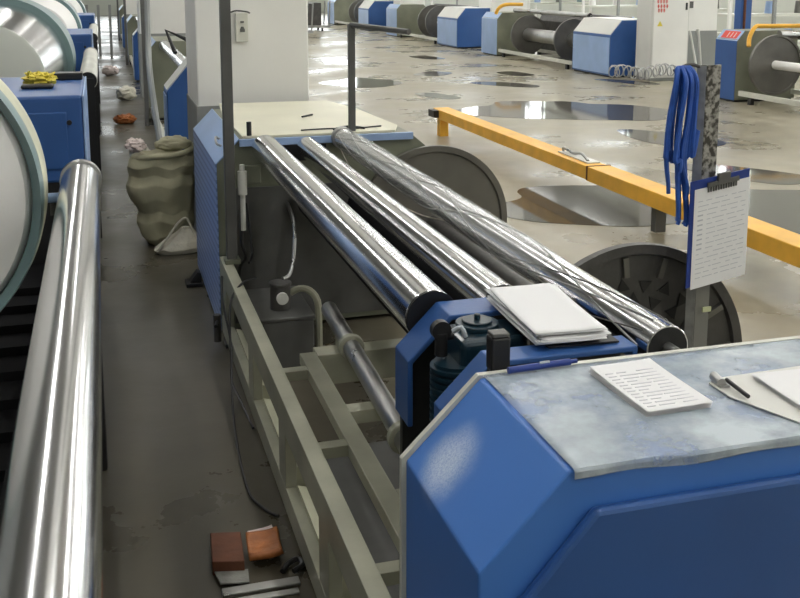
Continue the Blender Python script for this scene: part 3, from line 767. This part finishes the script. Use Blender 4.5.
# ---------------------------------------------------------------- yellow bar
yb = thing('yellow_barrier_rail', (3.61, 6.6, 0), 'long low yellow steel rail crossing the open floor at right', 'rail')
xs0, xs1 = 3.50, 3.68
obj('rail_section', box(B(), xs0, xs1, 6.86, 10.6, .195, .30), 'yellow', yb, bevel=.006)
obj('rail_section', box(B(), xs0-.006, xs1+.006, 3.2, 6.855, .19, .302), 'yellow', yb, bevel=.006)
obj('leg', box(B(), 3.52, 3.62, 10.42, 10.52, .0, .1945), 'yellow', yb, bevel=.004, label='orange-brown end leg')
obj('end_cap', box(B(), 3.44, 3.499, 10.40, 10.59, .215, .29), 'black', yb)
obj('joint_band', box(B(), xs0-.012, xs1+.012, 6.835, 6.85, .197, .306), 'brown', yb)
obj('leg', box(B(), 3.56, 3.64, 5.94, 6.0, .0, .1895), 'pipe', yb, label='short grey leg')
bt = thing('toggle_clamp', (3.6, 7.2, .3), 'grey metal clamp lying on top of the yellow rail', 'clamp')
bm = B(); prism(bm, [(3.55, 6.95), (3.66, 6.95), (3.67, 7.5), (3.56, 7.5)], .3005, .312, 'Z')
obj('plate', bm, 'offwhite', bt, bevel=.003)
bm = B(); tube(bm, [(3.58, 7.0, .315), (3.60, 7.15, .345), (3.60, 7.3, .325), (3.59, 7.45, .345), (3.60, 7.48, .316)], .012, 8, 5)
obj('lever', bm, 'steel', bt, smooth=True)
t = thing('black_hook_bracket', (3.5, 4.9, 0), 'black curved bracket under the yellow rail beside the hanging clipboard', 'bracket')
bm = B(); tube(bm, [(3.49, 4.98, .235), (3.45, 5.0, .20), (3.38, 5.02, .12), (3.25, 5.03, .09)], .03, 10, 5)
obj('arm', bm, 'black', t, smooth=True)

# ---------------------------------------------------------------- puddles
def puddle(pts, label, seed):
    n = len(pts); cx = sum(p[0] for p in pts)/n; cy = sum(p[1] for p in pts)/n
    P = []
    for i in range(n):
        p0, p1, p2, p3 = [Vector(pts[(i+k) % n]) for k in (-1, 0, 1, 2)]
        for k in range(10):
            t = k/10
            q = .5*((2*p1)+(p2-p0)*t+(2*p0-5*p1+4*p2-p3)*t*t+(3*p1-p0-3*p2+p3)*t**3)
            d = (q - Vector((cx, cy)))
            q = q + d*.18*noise.noise(Vector((q.x*2.2, q.y*1.1, seed)))
            P.append((q.x, q.y))
    bm = B(); prism(bm, P, .0005, .003, 'Z')
    tag(obj('puddle', bm, 'water'), label, 'puddle', 'rain-like puddles on the open floor')
puddle([(4.45, 12.3), (5.5, 13.2), (6.6, 12.7), (7.1, 11.8), (6.4, 10.9), (5.5, 11.3), (5.0, 11.5)], 'broad mirror-like puddle beyond the far end of the yellow rail', 1)
puddle([(2.75, 6.75), (3.0, 7.35), (3.6, 7.55), (4.4, 7.3), (5.4, 6.9), (6.3, 6.2), (6.4, 5.3), (5.2, 5.3), (4.45, 5.65), (4.0, 6.1), (3.4, 6.15)], 'largest dark puddle lying across under the yellow rail', 2)
puddle([(5.85, 15.9), (6.3, 15.95), (6.8, 15.2), (6.6, 14.9), (6.1, 15.3)], 'narrow dark puddle before the open reel machine', 3)
puddle([(5.4, 17.5), (5.9, 18.1), (6.25, 17.7), (5.8, 17.2)], 'small dark puddle in front of the smaller blue cabinet', 4)
puddle([(4.5, 14.5), (4.8, 14.6), (5.0, 13.9), (4.75, 13.7)], 'small puddle left of the broad mirror-like puddle', 5)
puddle([(7.0, 17.5), (7.4, 17.6), (7.5, 16.9), (7.1, 16.8)], 'small bright-edged puddle beside the open reel machine', 6)
puddle([(6.6, 21.8), (7.0, 21.9), (7.2, 21.0), (6.8, 20.9)], 'farthest thin puddle beside the smaller blue cabinet', 7)
puddle([(5.6, 10.3), (5.9, 10.2), (6.3, 9.3), (5.9, 8.9), (5.5, 9.4)], 'grey puddle left of the hanging blue straps', 8)
puddle([(8.15, 15.75), (8.4, 15.8), (8.85, 15.0), (8.75, 14.7), (8.4, 14.9)], 'thin dark puddle at the foot of the larger blue cabinet', 9)
puddle([(5.0, 8.0), (5.4, 8.1), (5.9, 7.3), (5.4, 7.1)], 'puddle behind the mottled stand', 10)
puddle([(3.5, 16.5), (4.3, 17.2), (4.8, 16.2), (4.0, 15.6)], 'puddle beyond the thin post with the bent arm', 11)
puddle([(2.2, 11.2), (2.8, 11.6), (3.3, 10.8), (2.6, 10.4)], 'puddle just right of the big white column', 12)

# ---------------------------------------------------------------- background machines (same kind)
def bg_cabinet(x0, y0, y1, label, group=None, w=.95, zt=1.0):
    t = thing('drive_cabinet', (x0+w/2, (y0+y1)/2, 0), label, 'cabinet', group)
    pr_ = [(x0, .03), (x0+w, .03), (x0+w, zt), (x0+.22, zt), (x0, zt-.26)]
    obj('body', prism(B(), pr_, y0, y1), 'blue', t, bevel=.01)
    obj('side_panel', box(B(), x0-.008, x0-.0005, y0+.04, y1-.04, .06, zt-.30), 'lightblue', t, label='paler blue side panel')
    q = B(); prism(q, [(x0+.01, zt-.25), (x0+.215, zt-.005), (x0+.21, zt+.004), (x0, zt-.245)], y0+.03, y1-.03)
    box(q, x0+.24, x0+w-.05, y0+.05, y1-.05, zt+.0005, zt+.008)
    obj('worktop_sheet', q, 'offwhite', t, label='whitish plastic covering')
    obj('plinth', box(B(), x0+.03, x0+w-.03, y0+.03, y1-.03, 0, .0295), 'black', t)
    return t
def bg_end(x0, y0, y1, label, group=None, w=.95, zt=.97, lab=False):
    t = thing('end_cabinet', (x0+w/2, (y0+y1)/2, 0), label, 'cabinet', group)
    obj('body', prism(B(), [(x0+.004, .03), (x0+w, .03), (x0+w, zt-.1), (x0+w-.1, zt), (x0+.12, zt), (x0+.004, zt-.13)], y0, y1), 'olive', t, bevel=.006)
    obj('side_panel', box(B(), x0-.004, x0+.003, y0-.004, y1, .03, zt-.14), 'blue' if lab else 'lightblue', t, label='blue side sheet')
    obj('chamfer_panel', prism(B(), [(x0-.002, zt-.138), (x0+.115, zt+.002), (x0+.12, zt-.002), (x0+.004, zt-.141)], y0-.004, y1), 'lightblue', t)
    if lab:
        q = B(); prism(q, [(x0+.02, zt-.112), (x0+.10, zt-.016), (x0+.097, zt-.012), (x0+.017, zt-.108)], y0+.05, y1-.08)
        o = obj('warning_label', q, 'red', t, label='red warning label')
        q = B()
        for k in range(3): prism(q, [(x0+.03, zt-.0995), (x0+.085, zt-.0335), (x0+.082, zt-.029), (x0+.027, zt-.095)], y0+.12+k*.08, y0+.135+k*.08)
        obj('label_stripe', q, 'offwhite', o)
    obj('plinth', box(B(), x0+.03, x0+w-.03, y0+.03, y1-.03, 0, .0295), 'black', t)
    return t
def bg_frame(x0, y0, y1, label, group=None, w=.95):
    t = thing('machine_frame', (x0+w/2, (y0+y1)/2, 0), label, 'frame', group)
    for x in (x0+.02, x0+w-.07): obj('rail', box(B(), x, x+.05, y0, y1, .10, .17), 'trim', t)
    for x in (x0+.02, x0+w-.07):
        for y in (y0+.2, y1-.3): obj('foot', box(B(), x, x+.05, y, y+.08, 0, .0995), 'black', t)
    obj('cross_member', box(B(), x0+.0705, x0+w-.0705, (y0+y1)/2-.04, (y0+y1)/2+.04, .10, .16), 'trim', t)
    return t
def bg_beam(x, z, y0, y1, R, label, group=None, tr=.06, tm='yarn'):
    t = thing('yarn_beam', (x, (y0+y1)/2, z), label, 'beam', group)
    obj('flange', flange(B(), x, z, y0, R, .05), 'disc', t, smooth=True)
    obj('flange', flange(B(), x, z, y1, R, .05), 'disc', t, smooth=True)
    obj('barrel', rod(B(), (x, y0-.35, z), (x, y1+.02, z), tr, seg=32), tm, t, smooth=True)
    return t
def bg_gantry(x0, y, label, h=1.9, w=.9):
    t = thing('wire_gantry', (x0, y, 0), label, 'gantry')
    for x in (x0, x0+w): obj('upright', box(B(), x-.02, x+.02, y-.02, y+.02, 0, h), 'pipe', t)
    obj('crossbar', box(B(), x0+.0205, x0+w-.0205, y-.02, y+.02, h-.06, h-.02), 'pipe', t)
    return t

# right-hand row
bg_end(8.50, 12.25, 12.75, 'end cabinet with red warning label at the right edge of the view', None, 1.0, 1.0, True)
bg_frame(8.5, 9.5, 12.18, 'pale rails near the floor in front of the red-labelled cabinet')
bg_beam(8.78, .56, 9.2, 11.75, .41, 'big grey flanged beam with white tube beside the red-labelled cabinet')
bm = B(); tube(bm, [(8.52, 12.0, .80), (8.56, 12.05, .92), (8.68, 12.1, 1.06), (8.85, 12.1, 1.07), (9.6, 12.0, 1.07), (10.4, 12.0, 1.07)], .03, 8, 4)
tag(obj('yellow_guard_bar', bm, 'yellow', None, smooth=True), 'bent yellow guard bar over the red-labelled cabinet', 'bar')
bm = B(); rod(bm, (9.0, 12.0, .95), (9.9, 12.0, .93), .06, seg=24)
tag(obj('steel_roller', bm, 'steel', None, smooth=True), 'grey roller below the bent yellow guard bar', 'roller')
t = thing('blue_cable_post', (9.35, 13.4, 0), 'blue upright post behind the red-labelled cabinet', 'post')
obj('upright', box(B(), 9.28, 9.46, 13.3, 13.48, 0, 2.4), 'blue', t, bevel=.01)
obj('cable', rod(B(), (9.33, 13.29, 0.05), (9.33, 13.29, 2.4), .02, seg=10), 'brown', t)

t = thing('control_cabinet', (9.25, 15.5, 0), 'tall off-white electrical cabinet with red lettering beside the larger blue cabinet', 'cabinet')
obj('body', box(B(), 8.9, 9.62, 15.25, 15.75, .05, 2.1), 'offwhite', t, bevel=.01)
obj('door', box(B(), 8.93, 9.59, 15.235, 15.2495, .10, 2.05), 'white', t, bevel=.004)
obj('plinth', box(B(), 8.93, 9.59, 15.28, 15.72, 0, .0495), 'greypaint', t)
q = B()
for r_, (x_, z_) in enumerate([(8.98 + .055*i, 1.33) for i in range(4)] + [(8.99 + .055*i, 1.25) for i in range(4)] + [(9.0+.05*i, 1.18) for i in range(3)]):
    box(q, x_, x_+.040, 15.228, 15.2345, z_, z_+.012); box(q, x_+.014, x_+.024, 15.228, 15.2345, z_-.02, z_+.045); box(q, x_+.003, x_+.037, 15.228, 15.2345, z_+.026, z_+.036)
obj('red_lettering', q, 'red', t, label='rows of red characters')
obj('warning_sticker', prism(B(), [(9.0, .93), (9.10, .93), (9.05, 1.02)], 15.228, 15.2345), 'warn', t, label='yellow warning triangle')
obj('handle', box(B(), 9.53, 9.555, 15.21, 15.2345, 1.2, 1.32), 'black', t)
bm = B(); rod(bm, (10.32, 16.0, .02), (10.18, 16.1, .80), .02, seg=8)
tag(obj('leaning_rod', bm, 'offwhite', None), 'thin white rod leaning on the grey foot of the right column', 'rod')
q = thing('wall_socket', (10.2, 16.19, 1.25), 'small grey box on the right white column', 'box')
obj('casing', box(B(), 10.12, 10.26, 16.15, 16.199, 1.2, 1.32), 'pipe', q)

bg_cabinet(8.55, 16.0, 17.5, 'larger blue machine cabinet with chamfered top, left of the tall off-white cabinet')
bg_frame(8.55, 17.55, 21.3, 'pale rails of the open reel machine left of the larger blue cabinet')
bg_end(8.55, 21.35, 22.3, 'far end cabinet of the open reel machine beside the larger blue cabinet')
bg_beam(9.0, .52, 18.4, 20.6, .42, 'grey flanged beam in the open reel machine left of the larger blue cabinet', None, .14, 'steel')
roller('chrome_roller', 8.95, 1.03, 17.6, 21.25, .05, 'grey roller over the open reel machine right of the second white column', 'steel', seg=32)
bm = B(); tube(bm, [(8.5, 21.3, .95), (8.55, 21.25, 1.08), (8.7, 21.2, 1.16), (9.1, 21.2, 1.16)], .04, 8, 4)
tag(obj('yellow_guard_bar', bm, 'yellow', None, smooth=True), 'bent yellow guard bar over the open reel machine', 'bar')
bg_cabinet(8.55, 24.0, 25.6, 'smaller blue machine cabinet with chamfered top in front of the second white column')
bg_frame(8.55, 25.65, 29.4, 'pale rails left of the smaller blue cabinet')
bg_end(8.55, 29.45, 30.6, 'end cabinet left of the smaller blue cabinet')
bg_beam(9.0, .55, 26.6, 27.3, .46, 'dark flanged reel left of the smaller blue cabinet', None, .12, 'yarn')
bg_cabinet(8.6, 33.0, 34.4, 'faraway blue cabinet at the top of the view behind the dark reel')
bg_frame(8.6, 34.45, 38.2, 'faraway pale rails behind the dark reel')
bg_end(8.6, 38.25, 39.4, 'farthest end cabinet of the right-hand row')
bg_beam(9.05, .55, 35.0, 35.8, .46, 'farthest dark flanged reel of the right-hand row', None, .12, 'yarn')
for x, ya, yb_, lab in ((9.55, 17.6, 21.3, 'dark grey backing panel behind the open reel machine left of the larger blue cabinet'), (9.6, 25.7, 29.3, 'dark grey backing panel behind the dark flanged reel'), (9.95, 8.9, 12.1, 'grey backing panel behind the beam of the red-labelled machine')):
    tag(obj('backing_panel', prism(B(), [(x, 0), (x+.3, 0), (x+.3, 1.0), (x+.1, 1.0), (x, .8)], ya, yb_), 'darkiron', None, bevel=.01), lab, 'panel')
# shelves and reels behind the right row
random.seed(21)
cells = [(11.6, 17.0), (11.8, 20.2), (11.9, 23.8), (12.0, 27.5), (12.0, 31.5), (11.8, 36.0), (10.6, 41.0), (6.5, 44.0), (3.6, 45.0)]
places = ['right of the second white column', 'behind the larger blue cabinet', 'behind the second white column', 'behind the smaller blue cabinet', 'behind the dark reel', 'far behind the dark reel', 'at far wall, right side', 'at far wall, centre', 'at far wall right of big column']
for (x, y), pl in zip(cells, places):
    t = thing('spool_rack', (x, y, 0), 'white-framed spool rack ' + pl, 'rack')
    for dx in (0, 1.0, 2.0): obj('upright', box(B(), x+dx-.03, x+dx+.03, y-.03, y+.03, 0, 1.9), 'greypaint' if dx == 1.0 else 'white', t)
    for z in (.45, 1.0, 1.55): obj('shelf', box(B(), x-.03, x+2.03, y+.031, y+.5, z, z+.05), 'trim', t)
    for k in range(8):
        row = k % 3; z = (.50, 1.05, 1.60)[row]; xx = x + .15 + .23*k
        b_ = B(); rod(b_, (xx, y+.25, z+.001), (xx, y+.25, z+.24), .095, .075, seg=20)
        mm, cn = random.choice([('yarn', 'white'), ('yarn', 'white'), ('teal', 'teal'), ('lightblue', 'pale blue'), ('disc', 'grey-brown')])
        tag(obj('yarn_spool', b_, mm, None, smooth=True), '%s spool, %s from left, %s shelf, rack %s' % (cn, ('first', 'second', 'third')[k//3], ('lowest', 'middle', 'top')[row], pl), 'spool', 'spools on the rack ' + pl)

# far bits seen between column and post
for x, y, lab in ((4.6, 30.0, 'dark loading trolley beyond the puddles, right of the big white column'), (5.9, 33.5, 'dark loading trolley farthest back beyond the puddles')):
    t = thing('loading_trolley', (x, y, 0), lab, 'trolley')
    obj('crate', box(B(), x, x+1.2, y, y+.8, .20, .95), 'darkiron', t, bevel=.02)
    obj('deck', box(B(), x-.1, x+1.5, y-.05, y+.85, .12, .1995), 'steel', t)
    obj('handle', tube(B(), [(x+1.45, y, .2), (x+1.5, y, 1.0), (x+1.5, y+.8, 1.0), (x+1.45, y+.8, .2)], .025, 8, 0), 'steel', t)
    for dx in (0, 1.2):
        for dy in (.0, .7): obj('wheel', rod(B(), (x+dx, y+dy, .06), (x+dx+.05, y+dy, .06), .0595, seg=16), 'black', t)

# left/middle row: same machines further along the aisle
rowX = .505
for i, (ya, ye, wd) in enumerate(((8.7, 12.6, 'second'), (17.6, 21.6, 'third'), (26.3, 30.3, 'fourth'))):
    bg_cabinet(rowX, ya, ya+.45, 'narrow blue cabinet with whitish chamfer, %s along the aisle' % wd, None, 1.0, 1.03)
    t = roller('chrome_roller', rowX+.22, .92, ya+.5, ye-.02, .06, 'steel roller of the %s machine along the aisle' % wd, seg=32)
    bg_frame(rowX, ya+.47, ye-.01, 'rails of the %s machine along the aisle' % wd, None, 1.0)
    bg_end(rowX, ye, ye+1.1, 'end cabinet of the %s machine along the aisle' % wd, None, 1.0)
    t = thing('steel_post', (rowX+.03, ye-.4, 0), 'tall dark post of the %s machine along the aisle' % wd, 'post')
    obj('upright', box(B(), rowX-.06, rowX-.012, ye-.42, ye-.37, 0, 2.6), 'pipe', t)
t = thing('cable_post', (.42, 10.4, 0), 'curved grey conduit rising beside the second machine of the aisle', 'conduit')
obj('conduit', tube(B(), [(.50, 9.6, .02), (.47, 9.9, .35), (.44, 10.3, .8), (.46, 10.8, 1.2), (.48, 11.0, 2.2)], .03, 8, 6), 'greypaint', t, smooth=True)
t = thing('lever_arm', (.55, 9.3, 1.0), 'black bracket lever on top of the second cabinet of the aisle', 'lever')
obj('bar', tube(B(), [(.62, 9.2, 1.06), (.56, 9.4, 1.25), (.72, 9.2, 1.18), (.85, 8.95, 1.07)], .02, 8, 0), 'black', t)
# sign box and strip on the big column
t = thing('column_notice_box', (.83, 6.28, 1.42), 'narrow grey sign plate hanging on the big white column', 'sign')
obj('plate', box(B(), .79, .865, 6.255, 6.2945, 1.325, 1.50), 'trim', t, bevel=.003)
obj('mark', box(B(), .818, .84, 6.25, 6.2545, 1.44, 1.452), 'pipe', t, label='small dark mark')
obj('mark', prism(B(), [(.815, 1.385), (.845, 1.385), (.845, 1.40), (.836, 1.418), (.822, 1.418), (.815, 1.40)], 6.25, 6.2545), 'pipe', t, label='small dark mark')
obj('hanger', tube(B(), [(.765, 6.28, 1.505), (.80, 6.27, 1.515), (.86, 6.27, 1.508), (.88, 6.28, 1.50)], .005), 'pipe', t)

# aisle clutter behind the sack
random.seed(5)
for k, (x, y, r_, h, m_, lab) in enumerate((
    (.30, 9.9, .09, .12, 'bag', 'white bundle on the aisle floor beside the second machine'),
    (.22, 12.5, .12, .10, 'orange', 'rust-coloured bundle on the aisle floor past the second machine'),
    (.30, 15.0, .14, .18, 'bag', 'pale bundle on the aisle floor near the second white column of the aisle'),
    (.12, 19.0, .14, .16, 'pinkbag', 'pinkish bundle far down the aisle'))):
    tag(obj('cloth_bundle', blob(x, y, h*.5, r_, r_, h*.5, .8, .03, 5, k), m_, None, smooth=True), lab, 'bundle')
for wh, x in (('leftmost', -.55), ('second from left', -.3), ('second from right', -.05), ('rightmost', .2)):
    t = thing('steel_rack_post', (x, 24.0, 0), 'slim grey rack upright at the far end of the aisle, ' + wh, 'post', 'slim uprights at the far end of the aisle')
    obj('upright', box(B(), x-.03, x+.03, 24, 24.06, 0, 1.15), 'greypaint', t)

# ---------------------------------------------------------------- left row of machines with big drums
def drum(cx, cz, prof_face, yn, y1, r0, r1, rf, yf, face_m, body_m, label):
    t = thing('yarn_drum', (cx, (yn+yf)/2, 0), label, 'drum')
    obj('face', lathe(B(), cx, cz, [(yn, .001), (yn, r0-.02), (yn+.012, r0), (yn+.04, r0), (yn+.04, .001)], 128), face_m, t, smooth=True)
    obj('barrel', lathe(B(), cx, cz, [(yn+.0402, r0-.002), (y1, r1), (y1, .05), (yn+.0402, .05)], 128), body_m, t, smooth=True)
    obj('flange', lathe(B(), cx, cz, [(y1+.0005, r1-.03), (y1+.0005, rf), (yf, rf), (yf, r1-.03)], 128), 'teal', t, smooth=True, label='teal flange')
    return t
t = thing('yarn_drum', (-.70, 2.9, 0), 'huge white yarn drum with teal ring at the left edge, beside the closest roller', 'drum')
cx, cz = -.70, 1.07
obj('yarn_face', lathe(B(), cx, cz, [(3.06, .001), (3.075, .30), (3.12, .46), (3.16, .478), (3.17, .478), (3.17, .001)], 160), 'yarn', t, smooth=True)
obj('teal_ring', lathe(B(), cx, cz, [(3.13, .480), (3.10, .505), (3.135, .511), (3.18, .511), (3.18, .480)], 160), 'teal', t, smooth=True, label='teal ring')
obj('rim', lathe(B(), cx, cz, [(3.1805, .40), (3.1805, .508), (3.20, .515), (3.32, .515), (3.33, .50), (3.33, .40)], 160), 'cream', t, smooth=True, label='pale rim')
obj('axle', rod(B(), (cx, 3.18, cz), (cx, 4.4, cz), .09, seg=32), 'steel', t, smooth=True)
pg = thing('drum_stop_pin', (-.19, 3.38, 1.0), 'small pale pin block between the white drum and the closest roller', 'pin')
obj('pin', rod(B(), (-.24, 3.36, 1.01), (-.135, 3.36, 1.01), .016, seg=20), 'lightblue', pg, smooth=True)
obj('block', box(B(), -.185, -.165, 3.345, 3.375, .955, .9935), 'pipe', pg)
d2 = drum(-.70, 1.08, None, 6.45, 7.9, .37, .448, .492, 8.6, 'wallpaint', 'chrome', 'second drum of the left row with polished steel barrel')
obj('lower_half_disc', lathe(B(), -.70, 1.08, [(6.43, .002), (6.43, .35), (6.445, .35), (6.445, .002)], 64, PI+.17-0.0, 2*PI+.13), 'greypaint', d2, label='grey lower half of the face')  # half disc that makes the lower face grey
drum(-.70, 1.07, None, 11.8, 12.9, .36, .43, .47, 13.5, 'yarn', 'yarn', 'third drum of the left row, white')
drum(-.70, 1.07, None, 17.2, 18.0, .36, .43, .47, 18.6, 'yarn', 'yarn', 'fourth drum of the left row, far down the aisle')

def left_cab(y0, y1, lab, zt=1.215, zb=.84):
    t = thing('drum_side_cabinet', (-.6, (y0+y1)/2, 0), lab, 'cabinet')
    obj('body', box(B(), -1.2, -.093, y0, y1, zb, zt), 'blue', t, bevel=.012)
    obj('panel', box(B(), -1.1, -.16, y0-.008, y0-.0005, zb+.06, zt-.07), 'blue', t, bevel=.006)
    obj('lock', rod(B(), (-.15, y0-.001, zt-.115), (-.15, y0-.012, zt-.115), .011, seg=16), 'black', t, smooth=True)
    obj('edge_trim', box(B(), -.0925, -.086, y0, y1, .05, zt-.005), 'lightblue', t)
    obj('plinth', box(B(), -1.18, -.0935, y0+.01, y1, 0, zb-.0005), 'black', t, label='black base put in for the shade below')  # black block added for the shadow under the cabinet body
    return t
left_cab(4.5, 5.45, 'blue cabinet left of the aisle, behind the white drum')
left_cab(9.65, 10.8, 'second blue cabinet left of the aisle, behind the polished steel drum')
left_cab(14.9, 16.0, 'third blue cabinet left of the aisle, far back')
t = thing('yellow_glove', (-.28, 4.95, 1.215), 'crumpled yellow cloth on top of the blue cabinet behind the white drum', 'cloth')
obj('cloth', blob(-.285, 4.95, 1.247, .065, .05, .03, .8, .025, 7, 2), 'warn', t, smooth=True)
bm = B(); box(bm, -.36, -.22, 4.80, 4.88, 1.2155, 1.235)
tag(obj('black_pouch', bm, 'black', None, bevel=.01), 'black pouch in front of the crumpled yellow cloth', 'pouch')
tag(obj('black_bar', box(B(), -.27, -.10, 5.2, 5.3, 1.2155, 1.25), 'black', None, bevel=.005), 'black bar on the rear of the blue cabinet behind the white drum', 'bar')
# left rollers
lr = roller('chrome_roller', -.088, 1.05, .45, 3.44, .0615, 'long polished steel roller along the left side of the aisle, closest to the viewer')
roller('chrome_roller', -.10, 1.05, 6.9, 9.35, .06, 'steel roller behind the first blue cabinet of the left row', 'trim', seg=48)
roller('chrome_roller', -.10, 1.05, 12.0, 14.6, .06, 'steel roller behind the second blue cabinet of the left row', 'trim', seg=32)
# dark machine bed under drum
t = thing('drum_machine_bed', (-.7, 2.4, 0), 'black ribbed machine bed below the huge white drum', 'machine bed')
obj('bed', box(B(), -1.6, -.20, .3, 4.45, 0, .50), 'matteblack', t)
for k in range(16): obj('rib', box(B(), -1.5, -.1995, .7+k*.22, .78+k*.22, .5005, .53), 'matteblack', t)
obj('side_skirt', box(B(), -.199, -.165, .3, 4.45, 0, .62), 'matteblack', t)
obj('bearing_arm', box(B(), -.13, -.05, 3.46, 3.54, .0, 1.07), 'black', t, bevel=.01)
for y, wh in ((6.85, 'near end of the steel roller behind the first'), (9.36, 'far end of the steel roller behind the first'), (11.95, 'near end of the steel roller behind the second'), (14.61, 'far end of the steel roller behind the second')): tag(obj('bearing_stand', box(B(), -.14, -.06, y, y+.02, 0, 1.07), 'black', None), 'black stand under the %s left cabinet' % wh.replace('steel roller', 'roller'), 'stand')
for ya, yb_, lab in ((5.5, 9.6, 'second'), (10.85, 14.8, 'third')):
    tag(obj('drum_machine_bed', box(B(), -1.6, -.20, ya, yb_, 0, .5), 'black', None), 'black machine bed under the %s drum of the left row' % lab, 'machine bed')
